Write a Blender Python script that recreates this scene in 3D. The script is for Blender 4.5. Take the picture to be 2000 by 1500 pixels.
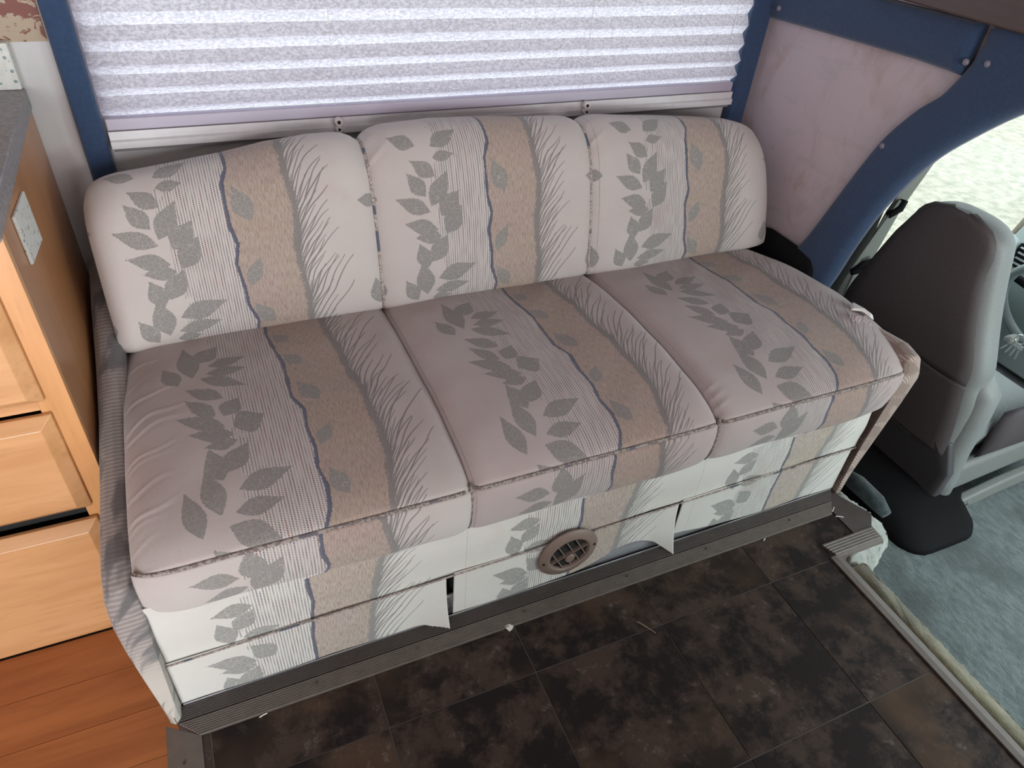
import bpy, math, random
import numpy as np
from mathutils import Vector, Matrix
random.seed(7); rng = np.random.default_rng(7)
S = bpy.context.scene
for o in list(bpy.data.objects): bpy.data.objects.remove(o)

# ------------------------------------------------------------------ camera
cd = bpy.data.cameras.new('camera'); cam = bpy.data.objects.new('camera', cd)
S.collection.objects.link(cam); S.camera = cam
RX = (0.91454237, -0.39763029, 0.07417818)      # world axes in camera rows (x right)
RY = (-0.19889095, -0.60174731, -0.77352606)    # y down
RZ = (0.35221391, 0.69266899, -0.62940848)      # z forward
M = Matrix.Identity(4)
for i in range(3):
    M[i][0] = RX[i]; M[i][1] = -RY[i]; M[i][2] = -RZ[i]
M[2][3] = 1.45
cam.matrix_world = M
cd.sensor_width = 36.0; cd.lens = 36.0 * 1371.3 / 2000.0; cd.clip_start = 0.02; cd.clip_end = 200

# ------------------------------------------------------------------ light, world, exposure
W = bpy.data.worlds.new('world'); S.world = W; W.use_nodes = True
wb = W.node_tree.nodes['Background']; wb.inputs[0].default_value = (0.86, 0.93, 1.0, 1); wb.inputs[1].default_value = 3.3
_wt = W.node_tree; _tc = _wt.nodes.new('ShaderNodeTexCoord'); _sx = _wt.nodes.new('ShaderNodeSeparateXYZ'); _wt.links.new(_tc.outputs['Generated'], _sx.inputs[0])
_mr = _wt.nodes.new('ShaderNodeMapRange'); _wt.links.new(_sx.outputs[2], _mr.inputs[0]); _mr.inputs[3].default_value = 0.24; _mr.inputs[4].default_value = 1.0   # overcast sky: brighter towards the zenith
_mx = _wt.nodes.new('ShaderNodeMix'); _mx.data_type = 'RGBA'; _wt.links.new(_mr.outputs[0], _mx.inputs[0]); _mx.inputs[6].default_value = (0, 0, 0, 1); _mx.inputs[7].default_value = (0.84, 0.95, 0.97, 1); _wt.links.new(_mx.outputs[2], wb.inputs[0])
def lamp(name, kind, loc, rot, energy, color, size=None, size_y=None):
    l = bpy.data.lights.new(name, kind); l.energy = energy; l.color = color
    if kind == 'AREA':
        l.shape = 'RECTANGLE'; l.size = size; l.size_y = size_y
    o = bpy.data.objects.new(name, l); o.location = loc; o.rotation_euler = rot
    S.collection.objects.link(o); return o
R = math.radians
sun = lamp('sun', 'SUN', (0, 0, 8), (R(32), R(8), 0), 2.0, (1.0, 0.97, 0.9)); sun.data.angle = R(1)
# daylight through the entry door and galley window on the opposite side of the van
lamp('door_daylight', 'AREA', (-0.85, -1.5, 0.65), (R(90), 0, R(-10)), 42, (0.94, 0.97, 1.0), 0.8, 1.5)
lamp('window_daylight', 'AREA', (0.95, -1.5, 1.25), (R(80), 0, R(4)), 20, (1.0, 0.88, 0.92), 1.3, 0.7)
_r = Vector((-1.0, 2.05, -0.65)).to_track_quat('-Z', 'Y').to_euler()
lamp('cab_window_daylight', 'AREA', (2.45, -1.2, 0.85), _r, 17, (0.80, 1.0, 0.98), 0.9, 0.5)
S.view_settings.view_transform = 'Standard'; S.view_settings.look = 'None'
S.view_settings.gamma = 1.0; S.view_settings.use_curve_mapping = False
S.view_settings.exposure = 0.66

# ------------------------------------------------------------------ object helpers
C = S.collection
def link(o, parent=None):
    C.objects.link(o)
    if parent is not None: o.parent = parent
    return o
def tag(o, label=None, cat=None, group=None, kind=None):
    for k, v in (('label', label), ('category', cat), ('group', group), ('kind', kind)):
        if v: o[k] = v
    return o
def thing(name, label, cat, loc=(0, 0, 0), group=None):
    o = bpy.data.objects.new(name, None); o.location = loc; o.empty_display_size = 0.05
    link(o); return tag(o, label, cat, group)
def world_of(p):
    v = Vector((0, 0, 0))
    while p is not None: v += p.location; p = p.parent
    return v
def mesh_obj(name, V, F, mat, parent=None, smooth=False, bevel=0, seg=2):
    """verts are given in world coordinates; all parents are only translated"""
    me = bpy.data.meshes.new(name)
    off = world_of(parent)
    me.from_pydata([(v[0]-off.x, v[1]-off.y, v[2]-off.z) for v in V], [], F); me.update()
    o = bpy.data.objects.new(name, me)
    if mat: me.materials.append(mat)
    if smooth: me.polygons.foreach_set('use_smooth', [True]*len(me.polygons))
    link(o, parent)
    if bevel:
        b = o.modifiers.new('bevel', 'BEVEL'); b.width = bevel; b.segments = seg; b.limit_method = 'ANGLE'; b.angle_limit = R(35)
        me.polygons.foreach_set('use_smooth', [True]*len(me.polygons))
        w = o.modifiers.new('wn', 'WEIGHTED_NORMAL'); w.keep_sharp = True
    return o
class MB:
    def __init__(s): s.V = []; s.F = []
    def add(s, V, F):
        n = len(s.V); s.V += [tuple(v) for v in V]; s.F += [tuple(i+n for i in f) for f in F]; return s
    def box(s, x0, x1, y0, y1, z0, z1):
        return s.add([(x, y, z) for x in (x0, x1) for y in (y0, y1) for z in (z0, z1)],
                     [(0, 1, 3, 2), (4, 6, 7, 5), (0, 4, 5, 1), (2, 3, 7, 6), (0, 2, 6, 4), (1, 5, 7, 3)])
    def hexa(s, b, t):          # b, t: 4 corners bottom and top (same winding)
        return s.add(list(b)+list(t), [(3, 2, 1, 0), (4, 5, 6, 7), (0, 1, 5, 4), (1, 2, 6, 5), (2, 3, 7, 6), (3, 0, 4, 7)])
    def prism(s, poly, axis, a, b):   # poly 2D in the other two axes
        def P(p, h):
            p = list(p); p.insert(axis, h); return tuple(p)
        n = len(poly)
        return s.add([P(p, a) for p in poly]+[P(p, b) for p in poly],
                     [tuple(range(n))[::-1], tuple(range(n, 2*n))]+[(i, (i+1) % n, n+(i+1) % n, n+i) for i in range(n)])
    def tube(s, pts, r, n=10, closed=False):
        pts = [Vector(p) for p in pts]; m = len(pts); rr = r if hasattr(r, '__len__') else [r]*m
        V = []; up = None
        for i, p in enumerate(pts):
            a = pts[(i-1) % m] if (closed or i) else p; b = pts[(i+1) % m] if (closed or i < m-1) else p
            t = (b-a).normalized()
            if up is None: up = t.orthogonal().normalized()
            up = (up - t*up.dot(t)).normalized(); q = t.cross(up)
            V += [p + (up*math.cos(k*2*math.pi/n)+q*math.sin(k*2*math.pi/n))*rr[i] for k in range(n)]
        F = []
        for i in range(m if closed else m-1):
            j = (i+1) % m
            F += [(i*n+k, i*n+(k+1) % n, j*n+(k+1) % n, j*n+k) for k in range(n)]
        if not closed: F += [tuple(range(n))[::-1], tuple(range((m-1)*n, m*n))]
        return s.add(V, F)
    def loft(s, rings, cap=True):
        n = len(rings[0]); m = len(rings); V = [v for r in rings for v in r]; F = []
        for i in range(m-1):
            F += [(i*n+k, i*n+(k+1) % n, (i+1)*n+(k+1) % n, (i+1)*n+k) for k in range(n)]
        if cap: F += [tuple(range(n))[::-1], tuple(range((m-1)*n, m*n))]
        return s.add(V, F)
    def out(s, name, mat, parent=None, **k): return mesh_obj(name, s.V, s.F, mat, parent, **k)
def box(name, mat, parent, *a, **k): return MB().box(*a).out(name, mat, parent, **k)
def sub(o, lv=2):
    m = o.modifiers.new('sub', 'SUBSURF'); m.levels = lv; m.render_levels = lv; return o
def rrect(cx, cy, hx, hy, r, z, n=5):
    r = min(r, hx, hy); out = []
    for (sx, sy, a0) in ((1, 1, 0), (-1, 1, 90), (-1, -1, 180), (1, -1, 270)):
        for k in range(n):
            a = R(a0+90*k/(n-1)); out.append((cx+sx*(hx-r)+r*math.cos(a), cy+sy*(hy-r)+r*math.sin(a), z))
    return out

# ------------------------------------------------------------------ material helpers
class N:
    def __init__(s, name):
        s.m = bpy.data.materials.new(name); s.m.use_nodes = True; s.t = s.m.node_tree; s.n = s.t.nodes; s.n.clear()
        s.o = s.n.new('ShaderNodeOutputMaterial'); s.b = s.n.new('ShaderNodeBsdfPrincipled'); s.lk(s.b.outputs[0], s.o.inputs[0])
    def lk(s, a, b): s.t.links.new(a, b)
    def put(s, v, sock):
        if isinstance(v, bpy.types.NodeSocket): s.lk(v, sock)
        elif isinstance(v, (tuple, list)): sock.default_value = tuple(v)+((1,) if len(v) == 3 and len(sock.default_value) == 4 else ())
        else: sock.default_value = v
    def node(s, t, **ins):
        n = s.n.new(t)
        for k, v in ins.items():
            if k.startswith('p_'): setattr(n, k[2:], v)
        for k, v in ins.items():
            if k.startswith('p_'): continue
            s.put(v, n.inputs[int(k[1:])] if k[0] == 'i' and k[1:].isdigit() else n.inputs[k])
        return n
    def ma(s, op, a, b=0.0, c=0.0, clamp=False):
        n = s.n.new('ShaderNodeMath'); n.operation = op; n.use_clamp = clamp
        s.put(a, n.inputs[0]); s.put(b, n.inputs[1]); s.put(c, n.inputs[2]); return n.outputs[0]
    def mix(s, f, a, b):
        n = s.n.new('ShaderNodeMix'); n.data_type = 'RGBA'; s.put(f, n.inputs[0]); s.put(a, n.inputs[6]); s.put(b, n.inputs[7]); return n.outputs[2]
    def ramp(s, v, a, b):   # smooth 0..1
        n = s.n.new('ShaderNodeMapRange'); n.interpolation_type = 'SMOOTHSTEP'; s.put(v, n.inputs[0]); n.inputs[1].default_value = a; n.inputs[2].default_value = b; return n.outputs[0]
    def noise(s, vec, scale, detail=3, rough=0.55, dist=0.0):
        n = s.node('ShaderNodeTexNoise', Scale=scale, Detail=detail, Roughness=rough, Distortion=dist)
        if vec is not None: s.lk(vec, n.inputs['Vector'])
        return n.outputs[0]
    def obj(s, scale=(1, 1, 1), rnd=False):
        c = s.n.new('ShaderNodeTexCoord').outputs['Object']
        m = s.node('ShaderNodeMapping', Scale=scale); s.lk(c, m.inputs[0]); out = m.outputs[0]
        if rnd:
            oi = s.n.new('ShaderNodeObjectInfo'); v = s.n.new('ShaderNodeVectorMath'); v.operation = 'MULTIPLY_ADD'
            s.lk(oi.outputs['Random'], v.inputs[0]); v.inputs[1].default_value = (37, 61, 13); s.lk(out, v.inputs[2]); out = v.outputs[0]
        return out
    def bump(s, h, strength=0.3, dist=0.002):
        b = s.node('ShaderNodeBump', Strength=strength, Distance=dist, Height=h); s.lk(b.outputs[0], s.b.inputs['Normal']); return b
    def fin(s, col=None, rough=0.6, **k):
        if col is not None: s.put(col, s.b.inputs['Base Color'])
        s.put(rough, s.b.inputs['Roughness'])
        for a, v in k.items(): s.put(v, s.b.inputs[a.replace('_', ' ')])
        return s.m
def sr(r, g, b):
    f = lambda c: (c/255/12.92) if c/255 <= 0.04045 else ((c/255+0.055)/1.055)**2.4
    return (f(r), f(g), f(b))
def plain(name, col, rough=0.5, nz=0.0, scale=60, bump=0.0, **k):
    m = N(name); v = m.obj()
    c = col
    if nz:
        f = m.noise(v, scale); c = m.mix(m.ramp(f, 0.3, 0.7), tuple(x*(1-nz) for x in col), tuple(min(1, x*(1+nz)) for x in col))
    if bump: m.bump(m.noise(v, scale*3, 2), bump, 0.001)
    return m.fin(c, rough, **k)

# ---- upholstery
def fabric(name):
    m = N(name)
    ivory = (0.66, 0.64, 0.60)
    at = m.n.new('ShaderNodeAttribute'); at.attribute_name = 'pat'
    sx = m.n.new('ShaderNodeSeparateXYZ'); m.lk(at.outputs['Vector'], sx.inputs[0]); leaf, dn, ds = sx.outputs
    uvn = m.n.new('ShaderNodeUVMap'); uvn.uv_map = 'UVMap'; uv = uvn.outputs[0]
    su = m.n.new('ShaderNodeSeparateXYZ'); m.lk(uv, su.inputs[0]); u, v = su.outputs[0], su.outputs[1]
    def sc(a, b, sock=uv):
        k = m.node('ShaderNodeMapping', Scale=(a, b, 1)); m.lk(sock, k.inputs[0]); return k.outputs[0]
    jag = m.ma('SUBTRACT', m.noise(uv, 260, 1), 0.5)
    fine = m.noise(uv, 900, 2)
    # dirt, fading and painted seat-front shade, large and soft
    big = m.noise(sc(5, 4), 1.0, 3, 0.6)
    so = m.n.new('ShaderNodeAttribute'); so.attribute_name = 'soil_shade'
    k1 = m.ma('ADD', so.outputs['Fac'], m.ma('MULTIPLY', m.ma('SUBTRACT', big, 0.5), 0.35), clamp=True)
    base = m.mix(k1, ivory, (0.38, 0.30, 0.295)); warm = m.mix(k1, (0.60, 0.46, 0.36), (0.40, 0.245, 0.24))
    blot = m.noise(sc(9, 9), 1.0, 4, 0.65, 0.4)
    base = m.mix(m.ma('MULTIPLY', m.ramp(blot, 0.52, 0.8), 0.35), base, warm)
    # woven rib zone left of the navy line
    wn = m.noise(sc(60, 14), 1.0, 2)
    wl = m.ma('MULTIPLY_ADD', m.ma('SUBTRACT', wn, 0.5), 0.10, -0.132)
    zone = m.ma('MULTIPLY', m.ma('GREATER_THAN', dn, wl), m.ma('LESS_THAN', dn, 0.0))
    col = m.ma('DIVIDE', u, 0.0058)
    row = m.ma('DIVIDE', v, 0.0046)
    ci = m.ma('FLOOR', col); fc = m.ma('FRACT', col); fr = m.ma('FRACT', m.ma('MULTIPLY_ADD', ci, 0.5, row))
    wnz = m.node('ShaderNodeTexWhiteNoise', p_noise_dimensions='1D'); m.lk(ci, wnz.inputs['W'])
    seg = m.noise(sc(170, 16), 1.0, 1)
    dash = m.ma('MULTIPLY', m.ma('LESS_THAN', m.ma('ABSOLUTE', m.ma('SUBTRACT', fc, 0.5)), 0.24), m.ma('LESS_THAN', fr, 0.72))
    dark = m.mix(m.ramp(seg, 0.56, 0.64), (0.13, 0.115, 0.115), m.mix(m.ma('GREATER_THAN', wnz.outputs['Value'], 0.5), (0.20, 0.075, 0.06), (0.10, 0.11, 0.14)))
    light = m.mix(0.14, base, (0.85, 0.82, 0.78))
    rib = m.mix(m.ma('MULTIPLY', dash, m.ma('MULTIPLY_ADD', m.ramp(seg, 0.35, 0.6), 0.45, 0.45)), light, dark)
    c = m.mix(zone, base, rib)
    # tan band
    tzone = m.ma('MULTIPLY', m.ma('GREATER_THAN', dn, 0.0), m.ma('LESS_THAN', ds, m.ma('MULTIPLY', jag, 0.02)))
    tfib = m.noise(sc(520, 60), 1.0, 2)
    tl = m.noise(sc(7, 12), 1.0, 2)
    tan = m.mix(m.ramp(tl, 0.35, 0.65), m.mix(0.66, base, (0.34, 0.225, 0.14)), m.mix(0.62, base, (0.34, 0.205, 0.155)))
    tf2 = m.noise(sc(380, 30), 1.0, 2)
    tan = m.mix(m.ma('MULTIPLY', m.ramp(tfib, 0.44, 0.6), 0.55), tan, (0.17, 0.13, 0.105)); tan = m.mix(m.ma('MULTIPLY', m.ramp(tf2, 0.45, 0.7), 0.22), tan, base)
    c = m.mix(m.ma('MULTIPLY', tzone, 0.88), c, tan)
    # grass: dark stem and blades fanning up and to the right
    gcol = m.mix(0.68, base, (0.07, 0.07, 0.068))
    stem = m.ma('LESS_THAN', m.ma('ABSOLUTE', m.ma('ADD', ds, m.ma('MULTIPLY', jag, 0.02))), m.ma('MULTIPLY_ADD', m.noise(sc(2, 26), 1.0, 2), 0.017, -0.0008))
    c = m.mix(m.ma('MULTIPLY', stem, 0.9), c, gcol)
    dp = m.ma('MAXIMUM', ds, 0.0)
    wob = m.ma('MULTIPLY', m.ma('SUBTRACT', m.noise(sc(9, 9), 1.0, 1), 0.5), 0.03)
    for (pitch, rise, pw, lmin, lmax, seed, th) in ((0.0160, 0.135, 0.60, 0.015, 0.10, 0.0, 0.16), (0.0255, 0.175, 0.70, 0.03, 0.13, 31.7, 0.10), (0.0085, 0.14, 0.55, 0.0, 0.028, 77.1, 0.25)):
        cv = m.ma('MULTIPLY', m.ma('POWER', m.ma('DIVIDE', dp, 0.1), pw), rise)
        q = m.ma('DIVIDE', m.ma('ADD', m.ma('SUBTRACT', v, cv), wob), pitch)
        idn = m.ma('FLOOR', q)
        wn2 = m.node('ShaderNodeTexWhiteNoise', p_noise_dimensions='1D'); m.lk(m.ma('ADD', idn, seed), wn2.inputs['W'])
        ln = m.ma('MULTIPLY_ADD', wn2.outputs['Value'], lmax-lmin, lmin)
        tpr = m.ma('MULTIPLY', m.ma('SUBTRACT', 1.0, m.ma('DIVIDE', dp, ln), clamp=True), th)
        bl = m.ma('LESS_THAN', m.ma('ABSOLUTE', m.ma('SUBTRACT', m.ma('FRACT', q), 0.5)), m.ma('ADD', tpr, 0.06))
        bl = m.ma('MULTIPLY', bl, m.ma('MULTIPLY', m.ma('GREATER_THAN', ds, 0.0), m.ma('LESS_THAN', dp, ln)))
        c = m.mix(m.ma('MULTIPLY', bl, 0.92), c, gcol)
    # leaves
    lm = m.ma('GREATER_THAN', m.ma('MULTIPLY_ADD', jag, 0.006, leaf), 0.0)
    vo = m.node('ShaderNodeTexVoronoi', p_feature='DISTANCE_TO_EDGE', Scale=95.0); m.lk(m.node('ShaderNodeVectorMath', p_operation='ADD', i0=uv, i1=(0, 0, 0)).outputs[0], vo.inputs['Vector'])
    crack = m.ma('LESS_THAN', vo.outputs['Distance'], 0.035)
    lc = m.mix(m.ma('MULTIPLY', crack, 0.35), m.mix(0.68, base, (0.115, 0.125, 0.115)), base)
    c = m.mix(m.ma('MULTIPLY', lm, 0.93), c, lc)
    # navy line
    nv = m.ma('LESS_THAN', m.ma('ABSOLUTE', m.ma('ADD', dn, m.ma('MULTIPLY', jag, 0.006))), m.ma('MULTIPLY_ADD', m.noise(sc(2, 22), 1.0, 2), 0.0075, 0.0002))
    c = m.mix(m.ma('MULTIPLY', nv, 0.88), c, (0.07, 0.08, 0.125))
    grain = m.ramp(m.noise(sc(1, 2.2), 520, 2, 0.7), 0.45, 0.7)
    c = m.mix(m.ma('ADD', m.ma('MULTIPLY', fine, 0.2), m.ma('MULTIPLY', grain, 0.16)), c, m.mix(0.6, c, (0.05, 0.045, 0.045)))
    # relief: knobbly weave, strong ribs in the woven zone
    h = m.ma('ADD', m.ma('MULTIPLY', m.noise(sc(1.0, 1.6), 420, 2), 0.9), m.ma('MULTIPLY', m.ma('MULTIPLY', dash, zone), -1.6))
    h = m.ma('ADD', h, m.ma('MULTIPLY', m.ma('MULTIPLY', tfib, tzone), 1.2))
    m.bump(h, 0.6, 0.0013)
    return m.fin(c, 0.92, Sheen_Weight=0.25, Sheen_Roughness=0.5, Specular_IOR_Level=0.15)
IV = (0.56, 0.49, 0.435)
M_back = M_seat = M_front = fabric('leaf_and_grass_upholstery')
def striped(name, a, b, c3, lowmix=0.0):
    m = N(name); uvn = m.n.new('ShaderNodeUVMap'); uvn.uv_map = 'UVMap'; k = m.node('ShaderNodeMapping', Scale=(1, 1, 1)); m.lk(uvn.outputs[0], k.inputs[0])
    s = m.n.new('ShaderNodeSeparateXYZ'); m.lk(k.outputs[0], s.inputs[0]); u, v = s.outputs[0], s.outputs[1]
    blocks = m.node('ShaderNodeMapping', Scale=(6, 15, 1)); m.lk(uvn.outputs[0], blocks.inputs[0])
    big = m.noise(blocks.outputs[0], 1.0, 2); w = m.ma('ADD', u, m.ma('MULTIPLY', m.noise(uvn.outputs[0], 60, 2), 0.004))
    r = m.ma('SINE', m.ma('MULTIPLY', w, 2*math.pi/0.0095)); f = m.ramp(r, -0.3, 0.5)
    col = m.mix(m.ma('MULTIPLY', f, 0.75), a, b); col = m.mix(m.ramp(big, 0.50, 0.58), col, c3)
    sz = m.n.new('ShaderNodeSeparateXYZ'); m.lk(m.n.new('ShaderNodeNewGeometry').outputs['Position'], sz.inputs[0])
    pale_low = m.ma('MULTIPLY', m.ramp(m.ma('ADD', sz.outputs[2], m.ma('MULTIPLY', big, 0.1)), 0.36, 0.16), lowmix)   # paler cloth low down, with brighter light painted into the colour
    col = m.mix(pale_low, col, m.mix(m.ramp(big, 0.53, 0.57), (0.60, 0.56, 0.50), (0.30, 0.31, 0.285)))
    col = m.mix(m.ma('MULTIPLY', m.noise(uvn.outputs[0], 500, 2), 0.3), col, (0.1, 0.08, 0.08))
    m.bump(m.ma('ADD', m.ma('MULTIPLY', f, 0.5), m.noise(uvn.outputs[0], 400, 2)), 0.5, 0.0012)
    return m.fin(col, 0.9, Sheen_Weight=0.2)
M_armR = striped('arm_fabric_ribbed', (0.30, 0.20, 0.16), (0.52, 0.46, 0.42), (0.25, 0.18, 0.15))
M_armL = striped('arm_fabric_chenille', (0.25, 0.215, 0.20), (0.38, 0.34, 0.32), (0.13, 0.125, 0.125), 0.85)
def piping_mat(name, a, b, c3):
    m = N(name); o = m.obj()
    f = m.noise(o, 170, 1); g = m.noise(o, 22, 1)
    c = m.mix(m.ramp(f, 0.48, 0.54), a, b); c = m.mix(m.ramp(g, 0.62, 0.66), c, c3); m.bump(f, 0.5, 0.001)
    return m.fin(c, 0.9)
M_pipe = piping_mat('piping_fabric', (0.16, 0.125, 0.115), (0.30, 0.26, 0.24), (0.12, 0.11, 0.13))
M_welt = piping_mat('welt_fabric', (0.24, 0.20, 0.18), (0.40, 0.34, 0.31), (0.09, 0.10, 0.13))
# ---- wood, laminate, plastics ...
def wood(name, a, b, axis, scale=1.0, rough=0.35, rnd=True):
    m = N(name); st = [14, 14, 14]; st[axis] = 1.6
    v = m.obj(tuple(x*scale for x in st), rnd=rnd)
    n1 = m.noise(v, 1.0, 4, 0.55, 0.6); n2 = m.noise(v, 7.0, 3, 0.6)
    c = m.mix(m.ramp(n1, 0.32, 0.68), a, b); c = m.mix(m.ma('MULTIPLY', m.ramp(n2, 0.5, 0.75), 0.25), c, tuple(x*0.6 for x in a))
    m.bump(n2, 0.08, 0.001)
    return m.fin(c, rough, Coat_Weight=0.25, Coat_Roughness=0.25)
M_maple = wood('maple_panel', (0.52, 0.26, 0.105), (0.64, 0.345, 0.16), 0)
M_maplev = wood('maple_stile', (0.54, 0.26, 0.095), (0.64, 0.32, 0.13), 2)
M_side = wood('cabinet_side_veneer', (0.38, 0.17, 0.065), (0.46, 0.215, 0.09), 2, 0.6)
M_plank = wood('orange_wood_floor', (0.34, 0.11, 0.035), (0.50, 0.18, 0.06), 0, 0.8, 0.4)
M_brownwood = wood('dark_brown_wood', (0.06, 0.035, 0.028), (0.085, 0.052, 0.042), 1)
def laminate(name, base, b2, speck, s):
    m = N(name); o = m.obj()
    c = m.mix(m.ramp(m.noise(o, 90, 4), 0.35, 0.65), base, b2)
    v1 = m.node('ShaderNodeTexVoronoi', Scale=s); m.lk(o, v1.inputs['Vector'])
    sp = m.ma('MULTIPLY', m.ma('LESS_THAN', v1.outputs['Distance'], 0.26), m.ma('GREATER_THAN', m.noise(o, 60, 1), 0.5))
    return m.fin(m.mix(m.ma('MULTIPLY', sp, 0.8), c, speck), 0.4)
M_counter = laminate('counter_laminate', (0.22, 0.205, 0.205), (0.31, 0.29, 0.30), (0.15, 0.14, 0.16), 150)
M_splash = laminate('speckled_laminate', (0.62, 0.64, 0.60), (0.70, 0.71, 0.66), (0.13, 0.22, 0.24), 70)  # paler than the counter laminate: light on the backsplash is in the colour
def wallpaper(name, base, tint, amt):
    m = N(name); o = m.obj()
    d = m.noise(m.obj((1, 1.5, 0.8)), 6.0, 4, 0.62, 1.0); d2 = m.noise(m.obj((1, 0.7, 1.6)), 8.0, 4, 0.62, 1.2)
    c = m.mix(m.ma('MULTIPLY', m.ramp(d, 0.50, 0.74), amt), base, tint)
    c = m.mix(m.ma('MULTIPLY', m.ramp(d2, 0.52, 0.76), amt*0.6), c, (0.33, 0.34, 0.31))
    c = m.mix(m.ma('MULTIPLY', m.noise(o, 300, 2), 0.12), c, tuple(x*0.7 for x in base))
    m.bump(m.noise(o, 260, 2), 0.12, 0.001)
    return m.fin(c, 0.6)
M_wall = wallpaper('wallpaper_pale', (0.60, 0.60, 0.60), (0.50, 0.42, 0.33), 0.15)
M_wallR = wallpaper('wallpaper_floral', (0.56, 0.475, 0.505), (0.38, 0.255, 0.20), 0.6)
def border_mat():
    m = N('wallpaper_border_print'); o = m.obj((1, 1, 1))
    a = m.noise(o, 26, 4, 0.62, 1.2)
    sz = m.n.new('ShaderNodeSeparateXYZ'); m.lk(o, sz.inputs[0])
    band = m.ramp(m.ma('ABSOLUTE', m.ma('SUBTRACT', sz.outputs[2], 1.085)), 0.035, 0.0)
    c = m.mix(m.ramp(m.ma('ADD', a, m.ma('MULTIPLY', band, 0.12)), 0.53, 0.56), (0.42, 0.33, 0.24), (0.20, 0.07, 0.05))
    return m.fin(c, 0.6)
M_border = border_mat()
M_blue = plain('blue_padded_cloth', sr(40, 63, 94), 0.9, 0.12, 120, 0.3, Sheen_Weight=0.3)
M_button = plain('button_cloth', (0.20, 0.19, 0.24), 0.5)
M_white = plain('white_vinyl_frame', (0.62, 0.61, 0.62), 0.4, 0.03, 30)
M_clip = plain('white_plastic', (0.62, 0.58, 0.56), 0.35)
M_dark = plain('dark_recess', (0.008, 0.008, 0.008), 0.8)
M_black = plain('black_vinyl', (0.008, 0.008, 0.009), 0.85, Specular_IOR_Level=0.12)
def tile_mat():
    m = N('slate_look_vinyl_tile'); o = m.obj((1, 1, 1), rnd=True)
    a = m.noise(o, 9.0, 7, 0.72, 0.15); b = m.noise(o, 34, 5, 0.75, 0.1); d = m.noise(o, 3.2, 3, 0.5)
    c = m.mix(m.ramp(a, 0.42, 0.60), (0.013, 0.009, 0.0085), (0.055, 0.036, 0.028))
    c = m.mix(m.ma('MULTIPLY', m.ramp(d, 0.5, 0.68), 0.7), c, (0.085, 0.050, 0.030))
    c = m.mix(m.ma('MULTIPLY', m.ma('MULTIPLY', m.ramp(b, 0.54, 0.68), m.ramp(a, 0.45, 0.62)), 0.75), c, (0.14, 0.112, 0.098))
    m.bump(b, 0.15, 0.001)
    return m.fin(c, m.ma('MULTIPLY_ADD', b, 0.2, 0.55), Specular_IOR_Level=0.18)
M_tile = tile_mat()
M_grout = plain('tile_groove', (0.11, 0.095, 0.088), 0.6)
M_trim = plain('brown_vinyl_trim', (0.12, 0.098, 0.085), 0.45, 0.08, 40)
M_trimd = plain('dark_brown_vinyl_trim', (0.055, 0.042, 0.037), 0.5, 0.08, 40)
M_alu = plain('ribbed_aluminium', (0.75, 0.75, 0.78), 0.3, Metallic=0.8)
M_vent = plain('brown_vent_plastic', (0.19, 0.135, 0.112), 0.45, 0.04, 50)
def carpet(name, a, b, bump, s=1.0):
    m = N(name); o = m.obj((1, 1, 1)); st = m.obj((60, 26, 40))
    c = m.mix(m.ramp(m.noise(st, s, 4, 0.7, 0.3), 0.35, 0.65), a, b)
    c = m.mix(m.ramp(m.noise(o, 5, 3), 0.45, 0.7), c, tuple(x*0.6 for x in a))
    m.bump(m.ma('ADD', m.noise(st, s*1.6, 4, 0.7), m.noise(o, 420, 2)), bump, 0.006)
    return m.fin(c, 0.97, Sheen_Weight=0.3)
M_carpet = carpet('teal_carpet', (0.07, 0.10, 0.104), (0.14, 0.18, 0.182), 0.7)
M_cedge = carpet('cream_carpet', (0.36, 0.385, 0.355), (0.48, 0.50, 0.46), 0.6)
M_olive = carpet('olive_carpet_edge', (0.16, 0.145, 0.085), (0.25, 0.225, 0.15), 0.6)
M_vinylD = plain('seat_back_dark_vinyl', (0.080, 0.068, 0.070), 0.62, 0.08, 200, 0.2)
M_vinylG = plain('seat_grey_vinyl', (0.19, 0.205, 0.20), 0.5, 0.05, 200, 0.15)
M_plasG = plain('grey_plastic', (0.17, 0.18, 0.172), 0.5, 0.04, 60)
M_cloth = N('quilted_grey_cloth'); _o = M_cloth.obj((1, 1, 1)); _w = M_cloth.node('ShaderNodeTexWave', Scale=38.0, Distortion=1.5); M_cloth.lk(_o, _w.inputs[0]); M_cloth.bump(_w.outputs[1], 0.4, 0.003)
M_cloth = M_cloth.fin(M_cloth.mix(_w.outputs[1], (0.17, 0.185, 0.19), (0.25, 0.275, 0.28)), 0.9)
M_dash = plain('dash_plastic', (0.30, 0.36, 0.36), 0.5)
M_wheel = plain('steering_wheel_vinyl', (0.16, 0.20, 0.21), 0.4)
M_metal = plain('steel', (0.6, 0.6, 0.58), 0.3, Metallic=1.0)
M_yellow = plain('yellow_plastic', (0.75, 0.6, 0.04), 0.4)
M_belt = plain('seat_belt_webbing', (0.17, 0.17, 0.15), 0.7, 0.05, 200)
M_paper = plain('white_scrap', (0.72, 0.68, 0.66), 0.7)
M_thread = plain('pale_threads', (0.66, 0.55, 0.56), 0.8)
M_twig = plain('dry_twig', (0.27, 0.21, 0.14), 0.8)
def ground_mat():
    m = N('sunlit_gravel'); o = m.obj()
    c = m.mix(m.ramp(m.noise(o, 9, 6, 0.75), 0.35, 0.62), (0.175, 0.165, 0.135), (0.27, 0.255, 0.215))
    m.bump(m.noise(o, 25, 4), 0.4, 0.03); return m.fin(c, 0.95)
M_ground = ground_mat()
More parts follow.
